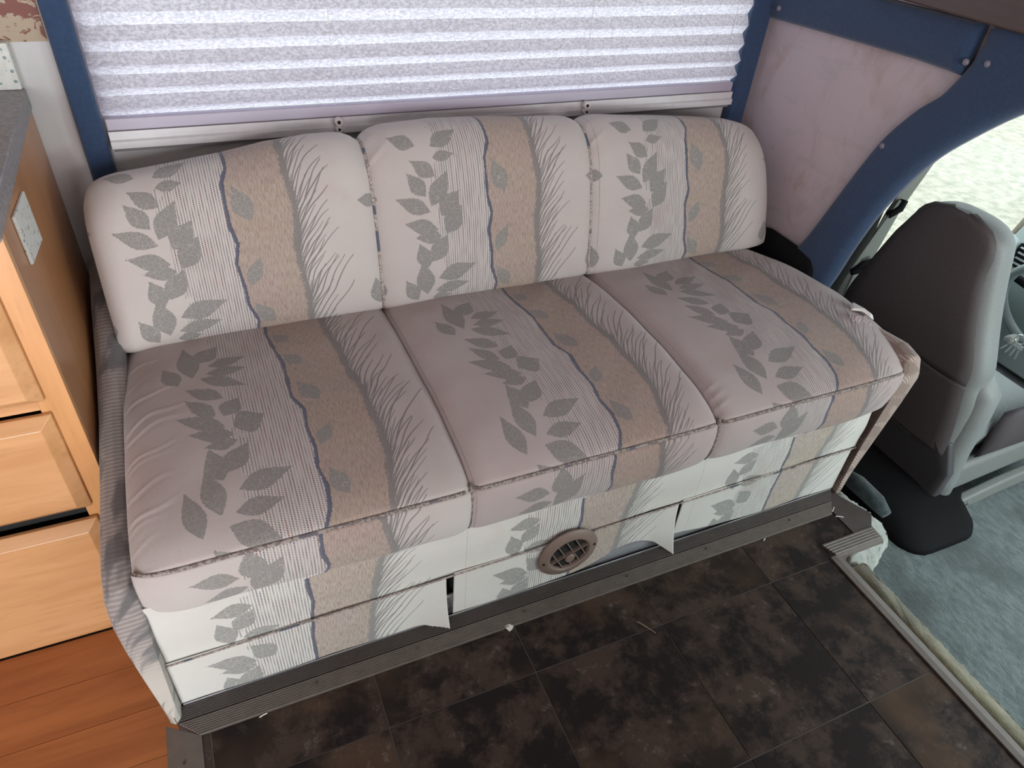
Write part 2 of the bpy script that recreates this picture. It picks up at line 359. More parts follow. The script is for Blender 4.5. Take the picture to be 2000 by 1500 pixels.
def glass_mat():
    m = N('window_glass'); m.n.remove(m.b)
    t = m.n.new('ShaderNodeBsdfTransparent'); t.inputs[0].default_value = (0.96, 0.98, 0.97, 1); g = m.n.new('ShaderNodeBsdfGlossy'); g.inputs['Roughness'].default_value = 0.03
    lw = m.n.new('ShaderNodeLayerWeight'); f = m.ma('MULTIPLY_ADD', m.ma('POWER', lw.outputs['Facing'], 5.0), 0.7, 0.04); x = m.n.new('ShaderNodeMixShader'); m.lk(f, x.inputs[0]); m.lk(t.outputs[0], x.inputs[1]); m.lk(g.outputs[0], x.inputs[2]); m.lk(x.outputs[0], m.o.inputs[0]); return m.m
M_glass = glass_mat()
def blind_mat():
    m = N('pleated_blind_fabric'); m.n.remove(m.b); o = m.obj((1, 1, 1.6))
    f = m.ramp(m.noise(o, 120, 3, 0.7), 0.30, 0.70)
    col = m.mix(f, (0.47, 0.43, 0.50), (0.76, 0.70, 0.80))
    d = m.n.new('ShaderNodeBsdfDiffuse'); t = m.n.new('ShaderNodeBsdfTranslucent'); m.lk(col, d.inputs[0]); m.lk(col, t.inputs[0])
    x = m.n.new('ShaderNodeMixShader'); x.inputs[0].default_value = 0.7; m.lk(d.outputs[0], x.inputs[1]); m.lk(t.outputs[0], x.inputs[2]); m.lk(x.outputs[0], m.o.inputs[0]); return m.m
M_blind = blind_mat()
M_rail = plain('lilac_rail', (0.42, 0.38, 0.46), 0.45)

# ================================================================== structure
def struct(o, label, cat='structure'):
    return tag(o, label, cat, kind='structure')
# tiled platform floor
fl = box('floor', M_grout, None, -0.209, 1.322, -1.5, 0.79, -0.15, -0.0022)
struct(fl, 'dark brown slate-look tiled floor in front of the sofa', 'floor')
xs = [-0.209, -0.194, 0.135, 0.464, 0.793, 1.118, 1.322]; ys = [0.79, 0.664, 0.336, 0.008, -0.32, -0.65, -0.98, -1.31]
g = 0.0012
for j in range(len(ys)-1):
    for i in range(len(xs)-1):
        x0, x1, y1, y0 = xs[i], xs[i+1], ys[j], ys[j+1]
        if j == 0 and i == 5: continue
        t = MB().hexa([(x0+g, y0+g, -0.003), (x1-g, y0+g, -0.003), (x1-g, y1-g, -0.003), (x0+g, y1-g, -0.003)],
                      [(x0+g*1.6, y0+g*1.6, 0), (x1-g*1.6, y0+g*1.6, 0), (x1-g*1.6, y1-g*1.6, 0), (x0+g*1.6, y1-g*1.6, 0)]).out('tile', M_tile, fl)
# tile of the first row that runs out into the slide corner
t = MB().prism([(1.1196, 0.6656), (1.33, 0.6656), (1.33, 0.708), (1.442, 0.708), (1.442, 0.7995), (1.1196, 0.7995)], 2, -0.003, 0).out('tile', M_tile, fl)
pl = MB().prism([(1.322, 0.665), (1.48, 0.665), (1.48, 0.853), (1.322, 0.853)], 2, -0.15, -0.0028).out('floor', M_grout, None)
struct(pl, 'raised corner of the tiled platform beside the driver seat', 'floor')
fs = box('floor', M_trimd, None, -0.26, 1.53, 0.853, 1.8, -0.15, -0.004); struct(fs, 'slide-out floor under the sofa', 'floor')
# orange wood floor on the left
fw = box('floor', M_dark, None, -2.6, -0.268, -1.6, 1.8, -0.19, -0.134); struct(fw, 'orange-brown wood plank floor by the cabinet', 'floor')
yy = 1.19; k = 0
while yy > -1.2:
    y2 = yy-0.117; off = [-1.35, -0.95, -1.6, -1.15][k % 4]
    for (a, b) in ((-2.2, off), (off, -0.27)):
        MB().box(a+0.0006, b-0.0006, y2+0.0006, yy-0.0006, -0.134, -0.13).out('plank', M_plank, fw)
    yy = y2; k += 1
# cab carpet
def carpet_sheet():
    nx, ny = 90, 90; V = []; F = []
    X = np.linspace(1.36, 3.3, nx); Y = np.linspace(-1.3, 1.44, ny)
    for j in range(ny):
        for i in range(nx):
            V.append((X[i], Y[j], -0.15+0.0025*rng.random()+0.012*math.exp(-((X[i]-1.42)/0.06)**2)))
    for j in range(ny-1):
        for i in range(nx-1):
            a = j*nx+i; F.append((a, a+1, a+nx+1, a+nx))
    return mesh_obj('floor', V, F, M_carpet, None, smooth=True)
struct(carpet_sheet(), 'teal grey carpet on the cab floor', 'floor')
# trims ------------------------------------------------------------
def ribbed(profile, ribs, depth):
    """profile from a to b (y,z); returns ribbed list"""
    (ya, za), (yb, zb) = profile; out = []
    for k in range(ribs):
        for f, h in ((0.0, 0), (0.18, 1), (0.62, 1), (0.8, 0)):
            t = (k+f)/ribs; out.append((ya+(yb-ya)*t, za+(zb-za)*t+h*depth))
    out.append((yb, zb)); return out
def strip_x(name, prof, x0, x1, mat, parent, xe0=None, xe1=None, base=-0.004):
    # extrude profile along x; ends may be mitred as function of y
    f0 = xe0 or (lambda y: x0); f1 = xe1 or (lambda y: x1)
    V = [(f0(y), y, z) for y, z in prof]+[(f1(y), y, z) for y, z in prof]; n = len(prof)
    V += [(f0(prof[0][0]), prof[0][0], base), (f0(prof[-1][0]), prof[-1][0], base), (f1(prof[0][0]), prof[0][0], base), (f1(prof[-1][0]), prof[-1][0], base)]
    F = [(i, i+1, n+i+1, n+i) for i in range(n-1)]+[(0, n, 2*n+2, 2*n), (n-1, 2*n+1, 2*n+3, 2*n-1)]
    F += [tuple([2*n]+list(range(n))+[2*n+1])[::-1], tuple([2*n+2]+list(range(n, 2*n))+[2*n+3])]
    return mesh_obj(name, V, F, mat, parent)
tr = thing('trim_1', 'long ribbed brown trim along the floor in front of the sofa', 'trim', (0.6, 0.82, 0)); tag(tr, kind='structure')
strip_x('trim_edge', ribbed(((0.852, 0.009), (0.822, 0.006)), 7, 0.0014), -0.25, 1.50, M_trimd, tr, lambda y: -0.242-(0.852-y)*0.3, lambda y: 1.492-(0.852-y)*0.9)['label'] = 'dark upper edge of the ribbed trim'
strip_x('trim_tread', ribbed(((0.820, 0.006), (0.783, 0.003)), 8, 0.0016), -0.25, 1.44, M_trim, tr, lambda y: -0.25+(0.822-y)*1.0, lambda y: 1.465-(0.822-y)*0.8)
for sx_ in (0.02, 0.24, 0.5, 0.78, 1.02, 1.3): MB().tube([(sx_, 0.806, 0.005), (sx_, 0.806, 0.0085)], 0.0028, 8).out('screw', M_trimd, tr)
b = MB().prism([(-0.272, 0.826), (-0.209, 0.783), (-0.209, -1.5), (-0.272, -1.5)], 2, -0.004, 0.003).out('trim_2', M_trim, None, bevel=0.001)
struct(b, 'flat grey-brown trim between the wood floor and the tiles', 'trim')
MB().tube([(-0.243, 0.74, 0.003), (-0.243, 0.74, 0.005)], 0.003, 8).out('screw', M_trimd, b)
b = MB().prism([(1.494, 0.853), (1.545, 0.745), (1.505, 0.706), (1.443, 0.706), (1.443, 0.8)], 2, -0.0025, 0.003).out('trim_3', M_trimd, None)
struct(b, 'plain dark brown trim plate at the platform corner', 'trim')
b = strip_x('trim_4', ribbed(((0.708, 0.006), (0.668, 0.006)), 5, 0.0016)+[(0.660, 0.004), (0.655, -0.012)], 1.34, 1.515, M_trim, None, lambda y: 1.325+(0.708-y)*0.35, lambda y: 1.507-(0.708-y)*0.1, -0.014)
struct(b, 'short ribbed brown nosing on the platform corner', 'trim')
b = MB().prism([(1.320, 0.005), (1.335, 0.006), (1.352, 0.003), (1.356, -0.03), (1.320, -0.03)], 1, 0.668, -1.5).out('trim_5', M_trim, None); struct(b, 'long rounded brown trim between the tiles and the cab carpet', 'trim')
# carpeted platform edges
def fuzzy(name, poly, z0, z1, mat, label):
    b = MB(); n = len(poly); nz = 8; rings = []
    pts = []
    for i in range(n):
        a, c = Vector(poly[i]), Vector(poly[(i+1) % n]); m_ = max(2, int((c-a).length/0.006))
        for q in range(m_): pts.append(a.lerp(c, q/m_))
    for k in range(nz+1):
        z = z0+(z1-z0)*k/nz; rr = 0 if k < nz-1 else (-0.004 if k == nz-1 else -0.012)
        cen = sum(pts, Vector((0, 0)))/len(pts)
        rings.append([(p.x+(cen.x-p.x)*(-rr*0)+rng.normal()*0.0018+(cen-p).normalized().x*(-rr), p.y+rng.normal()*0.0018+(cen-p).normalized().y*(-rr), z+rng.normal()*0.0012) for p in pts])
    o = b.loft(rings).out(name, mat, None, smooth=True); return struct(o, label, 'carpet edge')
fuzzy('trim_6', [(1.37, 0.875), (1.53, 0.875), (1.560, 0.76), (1.562, 0.70), (1.545, 0.665), (1.51, 0.648), (1.45, 0.62), (1.37, 0.640)], -0.15, -0.0035, M_cedge, 'cream carpet wrapped over the platform corner')
fuzzy('trim_7', [(1.354, 0.64), (1.405, 0.64), (1.405, -1.4), (1.354, -1.4)], -0.15, -0.008, M_olive, 'olive cream carpet edge beside the long brown trim')

# walls
wz = 1.9
wb_ = MB().box(-2.6, -0.15, 1.8, 1.85, -0.2, wz).box(1.575, 1.70, 1.8, 1.85, -0.2, wz).box(-0.15, 1.575, 1.8, 1.85, -0.2, 0.80).box(-0.15, 1.575, 1.8, 1.85, 1.55, wz).out('wall_back', M_wall, None)
struct(wb_, 'pale back wall around the window behind the sofa', 'wall')
wbd = box('wallpaper_border', M_border, wb_, -2.6, -0.223, 1.7985, 1.7995, 1.017, 1.16)
# side wall with arch: polygon in (y,z)
arch_in = [(1.431, 0.35), (1.404, 0.448), (1.362, 0.548), (1.32, 0.672), (1.282, 0.785), (1.244, 0.881), (1.191, 0.963), (1.144, 1.014), (1.121, 1.06)]
arch_out = [(1.246, 0.33), (1.247, 0.412), (1.233, 0.481), (1.214, 0.582), (1.186, 0.689), (1.153, 0.775), (1.114, 0.852), (1.063, 0.922), (0.955, 1.032)]
mid = [((a[0]*0.7+b[0]*0.3), (a[1]*0.7+b[1]*0.3)) for a, b in zip(arch_in, arch_out)]
poly = [(1.80, -0.15), (1.36, -0.15)]+mid+[(0.90, 1.14), (0.70, 1.15), (0.1, 1.17), (0.1, wz), (1.80, wz)]
ws = MB().prism(poly, 0, 1.65, 1.668).out('wall_right', M_wallR, None); struct(ws, 'pinkish floral wallpaper side wall beside the sofa', 'wall')
# blue arch trim (padded loft)
def pad_ring(a, b, x0, x1):
    a = Vector(a); b = Vector(b); R_ = []
    for (t, x) in ((0, x1), (0, x0+0.012), (0.03, x0+0.003), (0.12, x0), (0.35, x0-0.003), (0.65, x0-0.001), (0.82, x0+0.004), (0.93, x0+0.012), (1.0, x0+0.024), (1.0, x1)):
        p = a.lerp(b, t); R_.append((x, p.x, p.y))
    return R_
st = list(zip(arch_in, arch_out))+[((1.108, 1.095), (0.87, 1.065)), ((1.101, 1.135), (0.78, 1.095)), ((1.09, 1.172), (0.68, 1.12)), ((0.96, 1.174), (0.55, 1.14)), ((0.7, 1.175), (0.42, 1.155)), ((0.4, 1.175), (0.3, 1.16))]
# resample smoothly
def cr(P, t):
    n = len(P)-1; i = min(int(t*n), n-1); f = t*n-i
    p0, p1, p2, p3 = [Vector(P[max(0, min(n, k))]) for k in (i-1, i, i+1, i+2)]
    return 0.5*((2*p1)+(p2-p0)*f+(2*p0-5*p1+4*p2-p3)*f*f+(3*p1-p0-3*p2+p3)*f**3)
ai = [s_[0] for s_ in st]; ao = [s_[1] for s_ in st]
rings = [pad_ring(cr(ai, k/60), cr(ao, k/60), 1.622, 1.662) for k in range(61)]
at_ = MB().loft(rings).out('trim_8', M_blue, None, smooth=True); struct(at_, 'curved padded blue trim around the cab opening', 'trim')
def button(y, z, parent, x=1.622):
    V = []; b = MB(); rr = [(0.0078, 0.0), (0.0078, -0.003), (0.006, -0.0055), (0.003, -0.0068)]
    b.loft([[(x+d, y+r*math.cos(a*math.pi/6), z+r*math.sin(a*math.pi/6)) for a in range(12)] for r, d in rr]); return b.out('button', M_button, parent, smooth=True)
button(1.236, 0.86, at_, 1.624); button(1.066, 1.104, at_, 1.624)
tt = MB().loft([[(x, y, zz) for (x, zz) in ((1.66, zl), (1.63, zl), (1.622, zl+0.010), (1.618, (zl+zh)/2), (1.622, zh-0.01), (1.66, zh))] for (y, zl, zh) in [(1.80-0.0325*k, 1.038+0.027*min(1, k/17)**0.8, 1.160+0.014*k/21) for k in range(22)]]).out('trim_9', M_blue, None, smooth=True)
struct(tt, 'straight padded blue trim along the top of the side wall', 'trim'); button(1.114, 1.095, tt, 1.621); button(1.734, 1.074, tt, 1.621)
ov = box('trim_10', M_brownwood, None, 1.60, 2.4, -0.6, 1.45, 1.176, 1.60, bevel=0.006); struct(ov, 'dark brown wooden ledge above the cab opening', 'trim')
# vertical blue strips at the window
def vstrip(name, x0, x1, label, w=0):
    b = MB().loft([[(x0, 1.80, z), (x0, 1.778, z), (x0+0.006, 1.770, z), (x1-0.006, 1.768, z), (x1, 1.776, z), (x1, 1.80, z)] for z in (0.5, 0.8, 1.2, 1.5)])
    return struct(b.out(name, M_blue, None, smooth=False, bevel=0.002), label, 'trim')
vstrip('trim_11', -0.219, -0.166, 'straight blue padded strip on the left of the window')
vstrip('trim_12', 1.566, 1.634, 'straight blue padded strip on the right of the window')
# shell out of view
c_ = box('ceiling', plain('ceiling_cloth', (0.45, 0.42, 0.40), 0.9), None, -2.6, 3.0, -1.7, 1.85, 1.9, 1.95); struct(c_, 'pale ceiling of the motorhome', 'ceiling')
M_room = plain('room_panel', (0.42, 0.34, 0.32), 0.8)
struct(box('wall_front', M_room, None, -2.6, 1.7, -1.68, -1.63, -0.2, 1.9), 'opposite wall behind the camera', 'wall')
struct(box('wall_front', M_room, None, -0.40, 1.45, -0.62, -0.56, 0.0, 0.93), 'added unseen half-height panel shading the sofa front', 'wall')  # put in behind the camera to shade the tiles and sofa front
struct(box('wall_left', M_room, None, -2.65, -2.6, -1.7, 1.85, -0.2, 1.9), 'rear partition far left', 'wall')
# cab side wall with door window
cw = MB().prism([(1.70, -0.2), (3.4, -0.2), (3.4, 0.20), (2.88, 0.22), (2.14, 0.215), (2.05, 0.26), (2.01, 0.36), (2.01, 0.9), (2.05, 1.25), (1.70, 1.25)], 1, 1.43, 1.49).out('wall_cab', plain('cab_door_plastic', (0.045, 0.045, 0.043), 0.6), None)
struct(cw, 'dark cab door panel and pillar behind the seat belt', 'wall')
w2 = thing('window_2', 'cab door window looking onto sunlit gravel', 'window', (2.4, 1.46, 0.22)); tag(w2, kind='structure')
box('glass', M_glass, w2, 2.0, 2.9, 1.458, 1.461, 0.21, 1.25)
MB().tube([(2.78, 1.45, 0.20), (2.86, 1.44, 0.40), (2.98, 1.40, 0.75), (3.1, 1.3, 1.2)], 0.022, 8).out('frame', plain('pillar_tan', (0.22, 0.19, 0.15), 0.5), w2, smooth=True)
gr = box('floor', M_ground, None, -12, 20, -12, 30, -1.1, -1.0); struct(gr, 'bright sunlit gravel ground outside the cab window', 'ground')

# ================================================================== window behind the sofa
w1 = thing('window_1', 'wide window behind the pleated blind', 'window', (0.7, 1.8, 0.78)); tag(w1, kind='structure')
sill = strip_x('window_frame', [(1.80, 0.836), (1.768, 0.836), (1.768, 0.818), (1.761, 0.815), (1.761, 0.800), (1.80, 0.800)], -0.160, 1.562, M_white, w1, base=0.79)
box('frame_foot', plain('grey_sealant', (0.20, 0.19, 0.19), 0.6), w1, -0.158, 1.56, 1.772, 1.80, 0.790, 0.800)
box('glass', M_glass, w1, -0.15, 1.575, 1.838, 1.842, 0.80, 1.55)
box('sash', M_white, w1, -0.15, 1.575, 1.828, 1.85, 0.78, 0.82)
bl = thing('pleated_blind', 'lilac white pleated blind lowered over the wide window', 'blind', (0.7, 1.78, 0.84))
zs = [0.864]; p_ = 0.0395
while zs[-1] < 1.44: zs.append(zs[-1]+p_/2); p_ = min(0.058, p_+0.0026/2*1.4)
def pleat():
    V = []; F = []; nx = 60
    for i, z in enumerate(zs):
        pit = (zs[min(i+1, len(zs)-1)]-zs[max(0, i-1)])
        amp = math.sqrt(max(1e-6, 0.031**2-(pit/2)**2))
        for k in range(nx+1):
            x = -0.163+1.725*k/nx
            V.append((x, 1.792-(amp if i % 2 else 0)+0.0008*math.sin(x*9+i), z+0.001*math.sin(x*5+i*0.7)))
    for i in range(len(zs)-1):
        for k in range(nx):
            a = i*(nx+1)+k; F.append((a, a+1, a+nx+2, a+nx+1))
    return mesh_obj('pleated_fabric', V, F, M_blind, bl)
pleat()
box('bottom_rail', M_rail, bl, -0.160, 1.556, 1.769, 1.795, 0.8375, 0.864, bevel=0.003)
for cx in (-0.112, 0.346, 1.036, 1.508):
    b = MB().tube([(cx, 1.776, 0.835), (cx, 1.776, 1.44)], 0.0007, 6)
    b.out('cord', M_clip, bl)
def clip(x, label):
    t = thing('hold_down_clip', label, 'clip', (x, 1.755, 0.80), 'white hold-down clips on the window frame')
    b = MB()
    for (z, r) in ((0.831, 0.0105), (0.8135, 0.009)):
        b.loft([[(x+q*math.cos(a*math.pi/10), y, z+q*math.sin(a*math.pi/10)) for a in range(20)] for q, y in ((r, 1.760), (r, 1.749), (r*0.86, 1.746), (r*0.45, 1.7465))])
    b.out('clip_body', M_clip, t, smooth=False)
    for (z, r) in ((0.831, 0.0045), (0.8135, 0.0036)):
        MB().loft([[(x+r*math.cos(a*math.pi/8), y, z+r*math.sin(a*math.pi/8)) for a in range(16)] for y in (1.7462, 1.7452)]).out('hole', M_dark, t)
clip(0.346, 'white double-ring clip on window frame above the left sofa back seam')
clip(1.041, 'white double-ring clip on window frame above the right sofa back seam')

# ================================================================== cabinet
cab = thing('kitchen_cabinet', 'maple drawer cabinet with speckled countertop at the left', 'cabinet', (-0.8, 1.5, -0.13))
cx1 = -0.293; fy = 1.20
box('side_panel', M_side, cab, cx1-0.02, cx1, fy+0.018, 1.79, -0.13, 0.887)
box('back_body', M_dark, cab, -1.4, cx1-0.02, fy+0.06, 1.79, -0.13, 0.885)
box('stile', M_maplev, cab, -0.345, cx1, fy, fy+0.02, -0.13, 0.887, bevel=0.001)
for (z0, z1) in ((0.543, 0.572), (0.86, 0.887), (-0.13, -0.118)): box('rail', M_maple, cab, -1.4, -0.345, fy+0.0005, fy+0.02, z0, z1)
def drawer(z0, z1, y, name='drawer', bw=0.021):
    x0, x1 = -0.95, -0.330; t = 0.027
    o = [(x0, z0), (x1, z0), (x1, z1), (x0, z1)]; i = [(x0+bw, z0+bw), (x1-bw, z0+bw), (x1-bw, z1-bw), (x0+bw, z1-bw)]
    V = [(x, y, z) for x, z in o]+[(x, y-0.009, z) for x, z in o]+[(x, y-t, z) for x, z in i]
    F = [(0, 3, 2, 1), (8, 9, 10, 11)]+[(k, (k+1) % 4, 4+(k+1) % 4, 4+k) for k in range(4)]+[(4+k, 4+(k+1) % 4, 8+(k+1) % 4, 8+k) for k in range(4)]
    d = mesh_obj(name, V, F, M_maple, cab, bevel=0.0015); return d
drawer(0.568, 0.85, fy); drawer(0.286, 0.537, fy); drawer(-0.118, 0.252, fy-0.002)
box('drawer_gap', M_dark, cab, -1.4, -0.345, fy+0.012, fy+0.03, 0.252, 0.30)
ct = thing('countertop', 'grey speckled laminate countertop over the drawer cabinet', 'countertop', (-0.8, 1.5, 0.89))
box('top', M_counter, ct, -1.4, -0.289, fy-0.03, 1.79, 0.888, 0.932, bevel=0.004)
box('backsplash', M_splash, ct, -1.4, -0.293, 1.772, 1.798, 0.932, 1.022, bevel=0.003)['label'] = 'speckled backsplash strip, painted brighter'
op = thing('outlet_cover', 'speckled outlet cover plate on the cabinet side', 'cover plate', (-0.29, 1.37, 0.82))
MB().prism([(1.293, 0.79), (1.438, 0.766), (1.407, 0.858), (1.293, 0.872)][:0]+[(1.292, 0.785), (1.425, 0.765), (1.425, 0.862), (1.292, 0.874)], 0, cx1, cx1+0.006).out('plate', M_splash, op, bevel=0.002)
for z in (0.80, 0.845): MB().tube([(cx1+0.006, 1.30, z), (cx1+0.0075, 1.30, z)], 0.003, 8).out('screw', M_metal, op)

# ================================================================== SOFA
PER = 0.605
LS = [(0.1288, 0.064, 0.1416, 0.1892, 0.0362), (0.1997, 0.0781, 0.1533, 0.1341, 0.0401), (0.0861, 0.1387, 0.1119, 0.2107, 0.0301), (0.2541, 0.1395, 0.1771, 0.1553, 0.0288), (0.2522, 0.1831, 0.1707, 0.186, 0.026), (0.2437, 0.2483, 0.1585, 0.2011, 0.0293), (0.1243, 0.2332, 0.193, 0.2833, 0.0308), (0.1216, 0.271, 0.1739, 0.3347, 0.0259), (0.1015, 0.3211, 0.1871, 0.3697, 0.0294), (0.1208, 0.3736, 0.2009, 0.396, 0.0305), (0.1463, 0.4163, 0.2054, 0.4135, 0.0231), (0.2239, 0.2907, 0.1906, 0.3376, 0.0368), (0.2643, 0.357, 0.2066, 0.3764, 0.0581), (0.1523, 0.421, 0.1697, 0.5008, 0.0344), (0.2239, 0.4252, 0.1777, 0.4845, 0.0381), (0.1398, 0.4711, 0.1562, 0.5709, 0.0341), (0.2915, 0.5051, 0.1961, 0.529, 0.0347), (0.2676, 0.5684, 0.1829, 0.574, 0.0286), (0.1017, 0.509, 0.1205, 0.6066, 0.0309), (0.2529, 0.6549, 0.1694, 0.5993, 0.0427), (0.3236, 0.0673, 0.3499, 0.1056, 0.0279), (0.333, 0.158, 0.3644, 0.2029, 0.0289), (0.3427, 0.2685, 0.3756, 0.3418, 0.0307), (0.3812, 0.4197, 0.3528, 0.47, 0.0227), (0.3545, 0.5272, 0.3766, 0.5934, 0.0268), (0.3396, 0.6697, 0.3431, 0.7288, 0.022), (0.1337, 0.6334, 0.186, 0.6996, 0.0376)]
LF = [(0.0835, 0.3797, 0.1607, 0.3648, 0.0322), (0.1871, 0.431, 0.191, 0.3504, 0.0401), (0.2412, 0.3943, 0.1842, 0.3082, 0.048), (0.0984, 0.3144, 0.1716, 0.3291, 0.0289), (0.0947, 0.2516, 0.1683, 0.2576, 0.0281), (0.1696, 0.245, 0.1323, 0.1932, 0.0342), (0.1017, 0.2297, 0.1196, 0.1563, 0.034), (0.2124, 0.1683, 0.1406, 0.1629, 0.0217), (0.0627, 0.1133, 0.1502, 0.0796, 0.0361), (0.082, 0.0729, 0.1483, 0.0668, 0.0261), (0.1547, 0.0625, 0.1191, 0.0042, 0.0374), (0.0905, 0.053, 0.101, 0.002, 0.0287), (0.1479, 0.1354, 0.1887, 0.0821, 0.0387)]
LB = [(0.0934, 0.3697, 0.1476, 0.3296, 0.0304), (0.0816, 0.3417, 0.1217, 0.2853, 0.0302), (0.0475, 0.2844, 0.1287, 0.2462, 0.0291), (0.0637, 0.2235, 0.1438, 0.2011, 0.0294), (0.088, 0.185, 0.1528, 0.1839, 0.0254), (0.1814, 0.3392, 0.1356, 0.2608, 0.0362), (0.2069, 0.2911, 0.1584, 0.2347, 0.0418), (0.2122, 0.2555, 0.1687, 0.1897, 0.0386), (0.1697, 0.1855, 0.13, 0.1222, 0.0362), (0.097, 0.1698, 0.1158, 0.108, 0.034), (0.1008, 0.1227, 0.1108, 0.0352, 0.0392), (0.2432, 0.1003, 0.1438, 0.0741, 0.0353), (0.0561, 0.0785, 0.0851, 0.0206, 0.0294), (0.2257, 0.0517, 0.1344, 0.0396, 0.0218), (0.1765, 0.0212, 0.1263, 0.0195, 0.0169), (0.298, 0.3584, 0.3261, 0.278, 0.0362), (0.3316, 0.1923, 0.2997, 0.1277, 0.0252), (0.2993, 0.0829, 0.3375, 0.0238, 0.0272), (0.5615, 0.2938, 0.6124, 0.2887, 0.0227), (0.587, 0.0965, 0.596, 0.0263, 0.0338), (0.2041, 0.378, 0.1502, 0.3717, 0.0177), (0.05, 0.43, 0.11, 0.405, 0.032), (0.22, 0.44, 0.15, 0.40, 0.032)]
NVS = [(-0.1, 0.31), (0.01, 0.3138), (0.063, 0.3101), (0.1317, 0.3175), (0.1908, 0.3275), (0.2437, 0.3262), (0.3185, 0.3245), (0.3659, 0.3414), (0.421, 0.3362), (0.4764, 0.341), (0.5206, 0.3355), (0.567, 0.3426), (0.6119, 0.3379), (0.6463, 0.3226), (0.7052, 0.3117), (0.8, 0.31)]
SVS = [(-0.1, 0.44), (0.0175, 0.4421), (0.0972, 0.4426), (0.1757, 0.4547), (0.2598, 0.4555), (0.3358, 0.4686), (0.4026, 0.4669), (0.4562, 0.4714), (0.5219, 0.4717), (0.5746, 0.4604), (0.6381, 0.4492), (0.6905, 0.4325), (0.7503, 0.4233)]
NVB = [(-0.1, 0.30), (0.0127, 0.2984), (0.0342, 0.3024), (0.0805, 0.2868), (0.1192, 0.2862), (0.1829, 0.2788), (0.2263, 0.2892), (0.2673, 0.28), (0.322, 0.2796), (0.3638, 0.2806), (0.4018, 0.2955), (0.6, 0.29)]
SVB = [(-0.1, 0.422), (0.0229, 0.4219), (0.0853, 0.4235), (0.1429, 0.4162), (0.2067, 0.4145), (0.2472, 0.4214), (0.3076, 0.4236), (0.3674, 0.4141), (0.4132, 0.4144), (0.6, 0.414)]
NVF = [(-0.05, 0.268), (0.0083, 0.2666), (0.1001, 0.2665), (0.1564, 0.2723), (0.2092, 0.2794), (0.26, 0.2743), (0.2849, 0.275), (0.286, 0.312), (0.3294, 0.3182), (0.3716, 0.3089), (0.43, 0.311)]
SVF = [(-0.05, 0.385), (0.0291, 0.3849), (0.134, 0.3942), (0.2388, 0.4105), (0.2849, 0.42), (0.286, 0.4335), (0.315, 0.4462), (0.43, 0.4233)]
def leaf_field(U, V, L):
    out = np.full(U.shape, -1.0)
    for (ax, ay, bx, by, w) in L:
        dx, dy = bx-ax, by-ay; ax -= dx*0.05; ay -= dy*0.05; bx += dx*0.04; by += dy*0.04; dx, dy = bx-ax, by-ay; n = math.hypot(dx, dy); dx /= n; dy /= n
        for sh in (0, PER, -PER):
            px, py = U+sh-ax, V-ay; t = (px*dx+py*dy)/n; d = np.abs(px*dy-py*dx)
            tc = np.clip(t, 0, 1); hw = (w/2+0.0045)*np.maximum(0, np.sin(np.pi*tc**1.3))**1.12
            s = hw-d; s = np.where((t < 0) | (t > 1), -np.hypot(d, np.abs(t-tc)*n)-0.0002, s)
            out = np.maximum(out, s)
    return out
def pattern(U, V, L, NV, SV):
    """U metres from the left end of the sofa, V pattern coordinate"""
    u = np.mod(U, PER); V2 = V
    nv = np.interp(V2, [a for a, _ in NV], [b for _, b in NV]); sv = np.interp(V2, [a for a, _ in SV], [b for _, b in SV])
    return np.stack([leaf_field(u, V2, L), u-nv, u-sv], -1)
def grid_obj(name, P, UV, PAT, mat, parent, flip=False, soil_shade=0.0):
    n, m = P.shape[:2]; me = bpy.data.meshes.new(name)
    off = world_of(parent); co = (P.reshape(-1, 3)-np.array([off.x, off.y, off.z])).astype(np.float32)
    idx = np.arange(n*m).reshape(n, m); q = np.stack([idx[:-1, :-1], idx[:-1, 1:], idx[1:, 1:], idx[1:, :-1]], -1).reshape(-1, 4)
    if flip: q = q[:, ::-1]
    nf = len(q); me.vertices.add(n*m); me.vertices.foreach_set('co', co.ravel())
    me.loops.add(nf*4); me.loops.foreach_set('vertex_index', q.ravel().astype(np.int32))
    me.polygons.add(nf); me.polygons.foreach_set('loop_start', np.arange(0, nf*4, 4, dtype=np.int32)); me.polygons.foreach_set('loop_total', np.full(nf, 4, dtype=np.int32))
    me.polygons.foreach_set('use_smooth', np.ones(nf, dtype=bool)); me.update(calc_edges=True)
    uvl = me.uv_layers.new(name='UVMap'); uvl.data.foreach_set('uv', UV.reshape(-1, 2)[q.ravel()].astype(np.float32).ravel())
    if PAT is not None:
        a = me.attributes.new('pat', 'FLOAT_VECTOR', 'POINT'); a.data.foreach_set('vector', PAT.reshape(-1, 3).astype(np.float32).ravel())
        a = me.attributes.new('soil_shade', 'FLOAT', 'POINT'); a.data.foreach_set('value', np.broadcast_to(np.asarray(soil_shade, dtype=np.float32), P.shape[:2]).ravel().astype(np.float32))
    me.materials.append(mat); o = bpy.data.objects.new(name, me); return link(o, parent)
def resample(pts, step):
    P = np.array([cr(pts, k/400) for k in range(401)]) if False else np.array([tuple(cr(pts, k/600)) for k in range(601)])
    d = np.r_[0, np.cumsum(np.hypot(*np.diff(P, axis=0).T))]; n = int(d[-1]/step)
    s = np.linspace(0, d[-1], n); Q = np.stack([np.interp(s, d, P[:, 0]), np.interp(s, d, P[:, 1])], -1)
    T = np.gradient(Q, axis=0); T /= np.linalg.norm(T, axis=1)[:, None]
    return Q, s, T
def vnoise(x, y, s):   # cheap smooth lumps
    return np.sin(x*s+1.3*np.sin(y*s*0.7))*np.sin(y*s*1.1+1.7*np.sin(x*s*0.6+1))
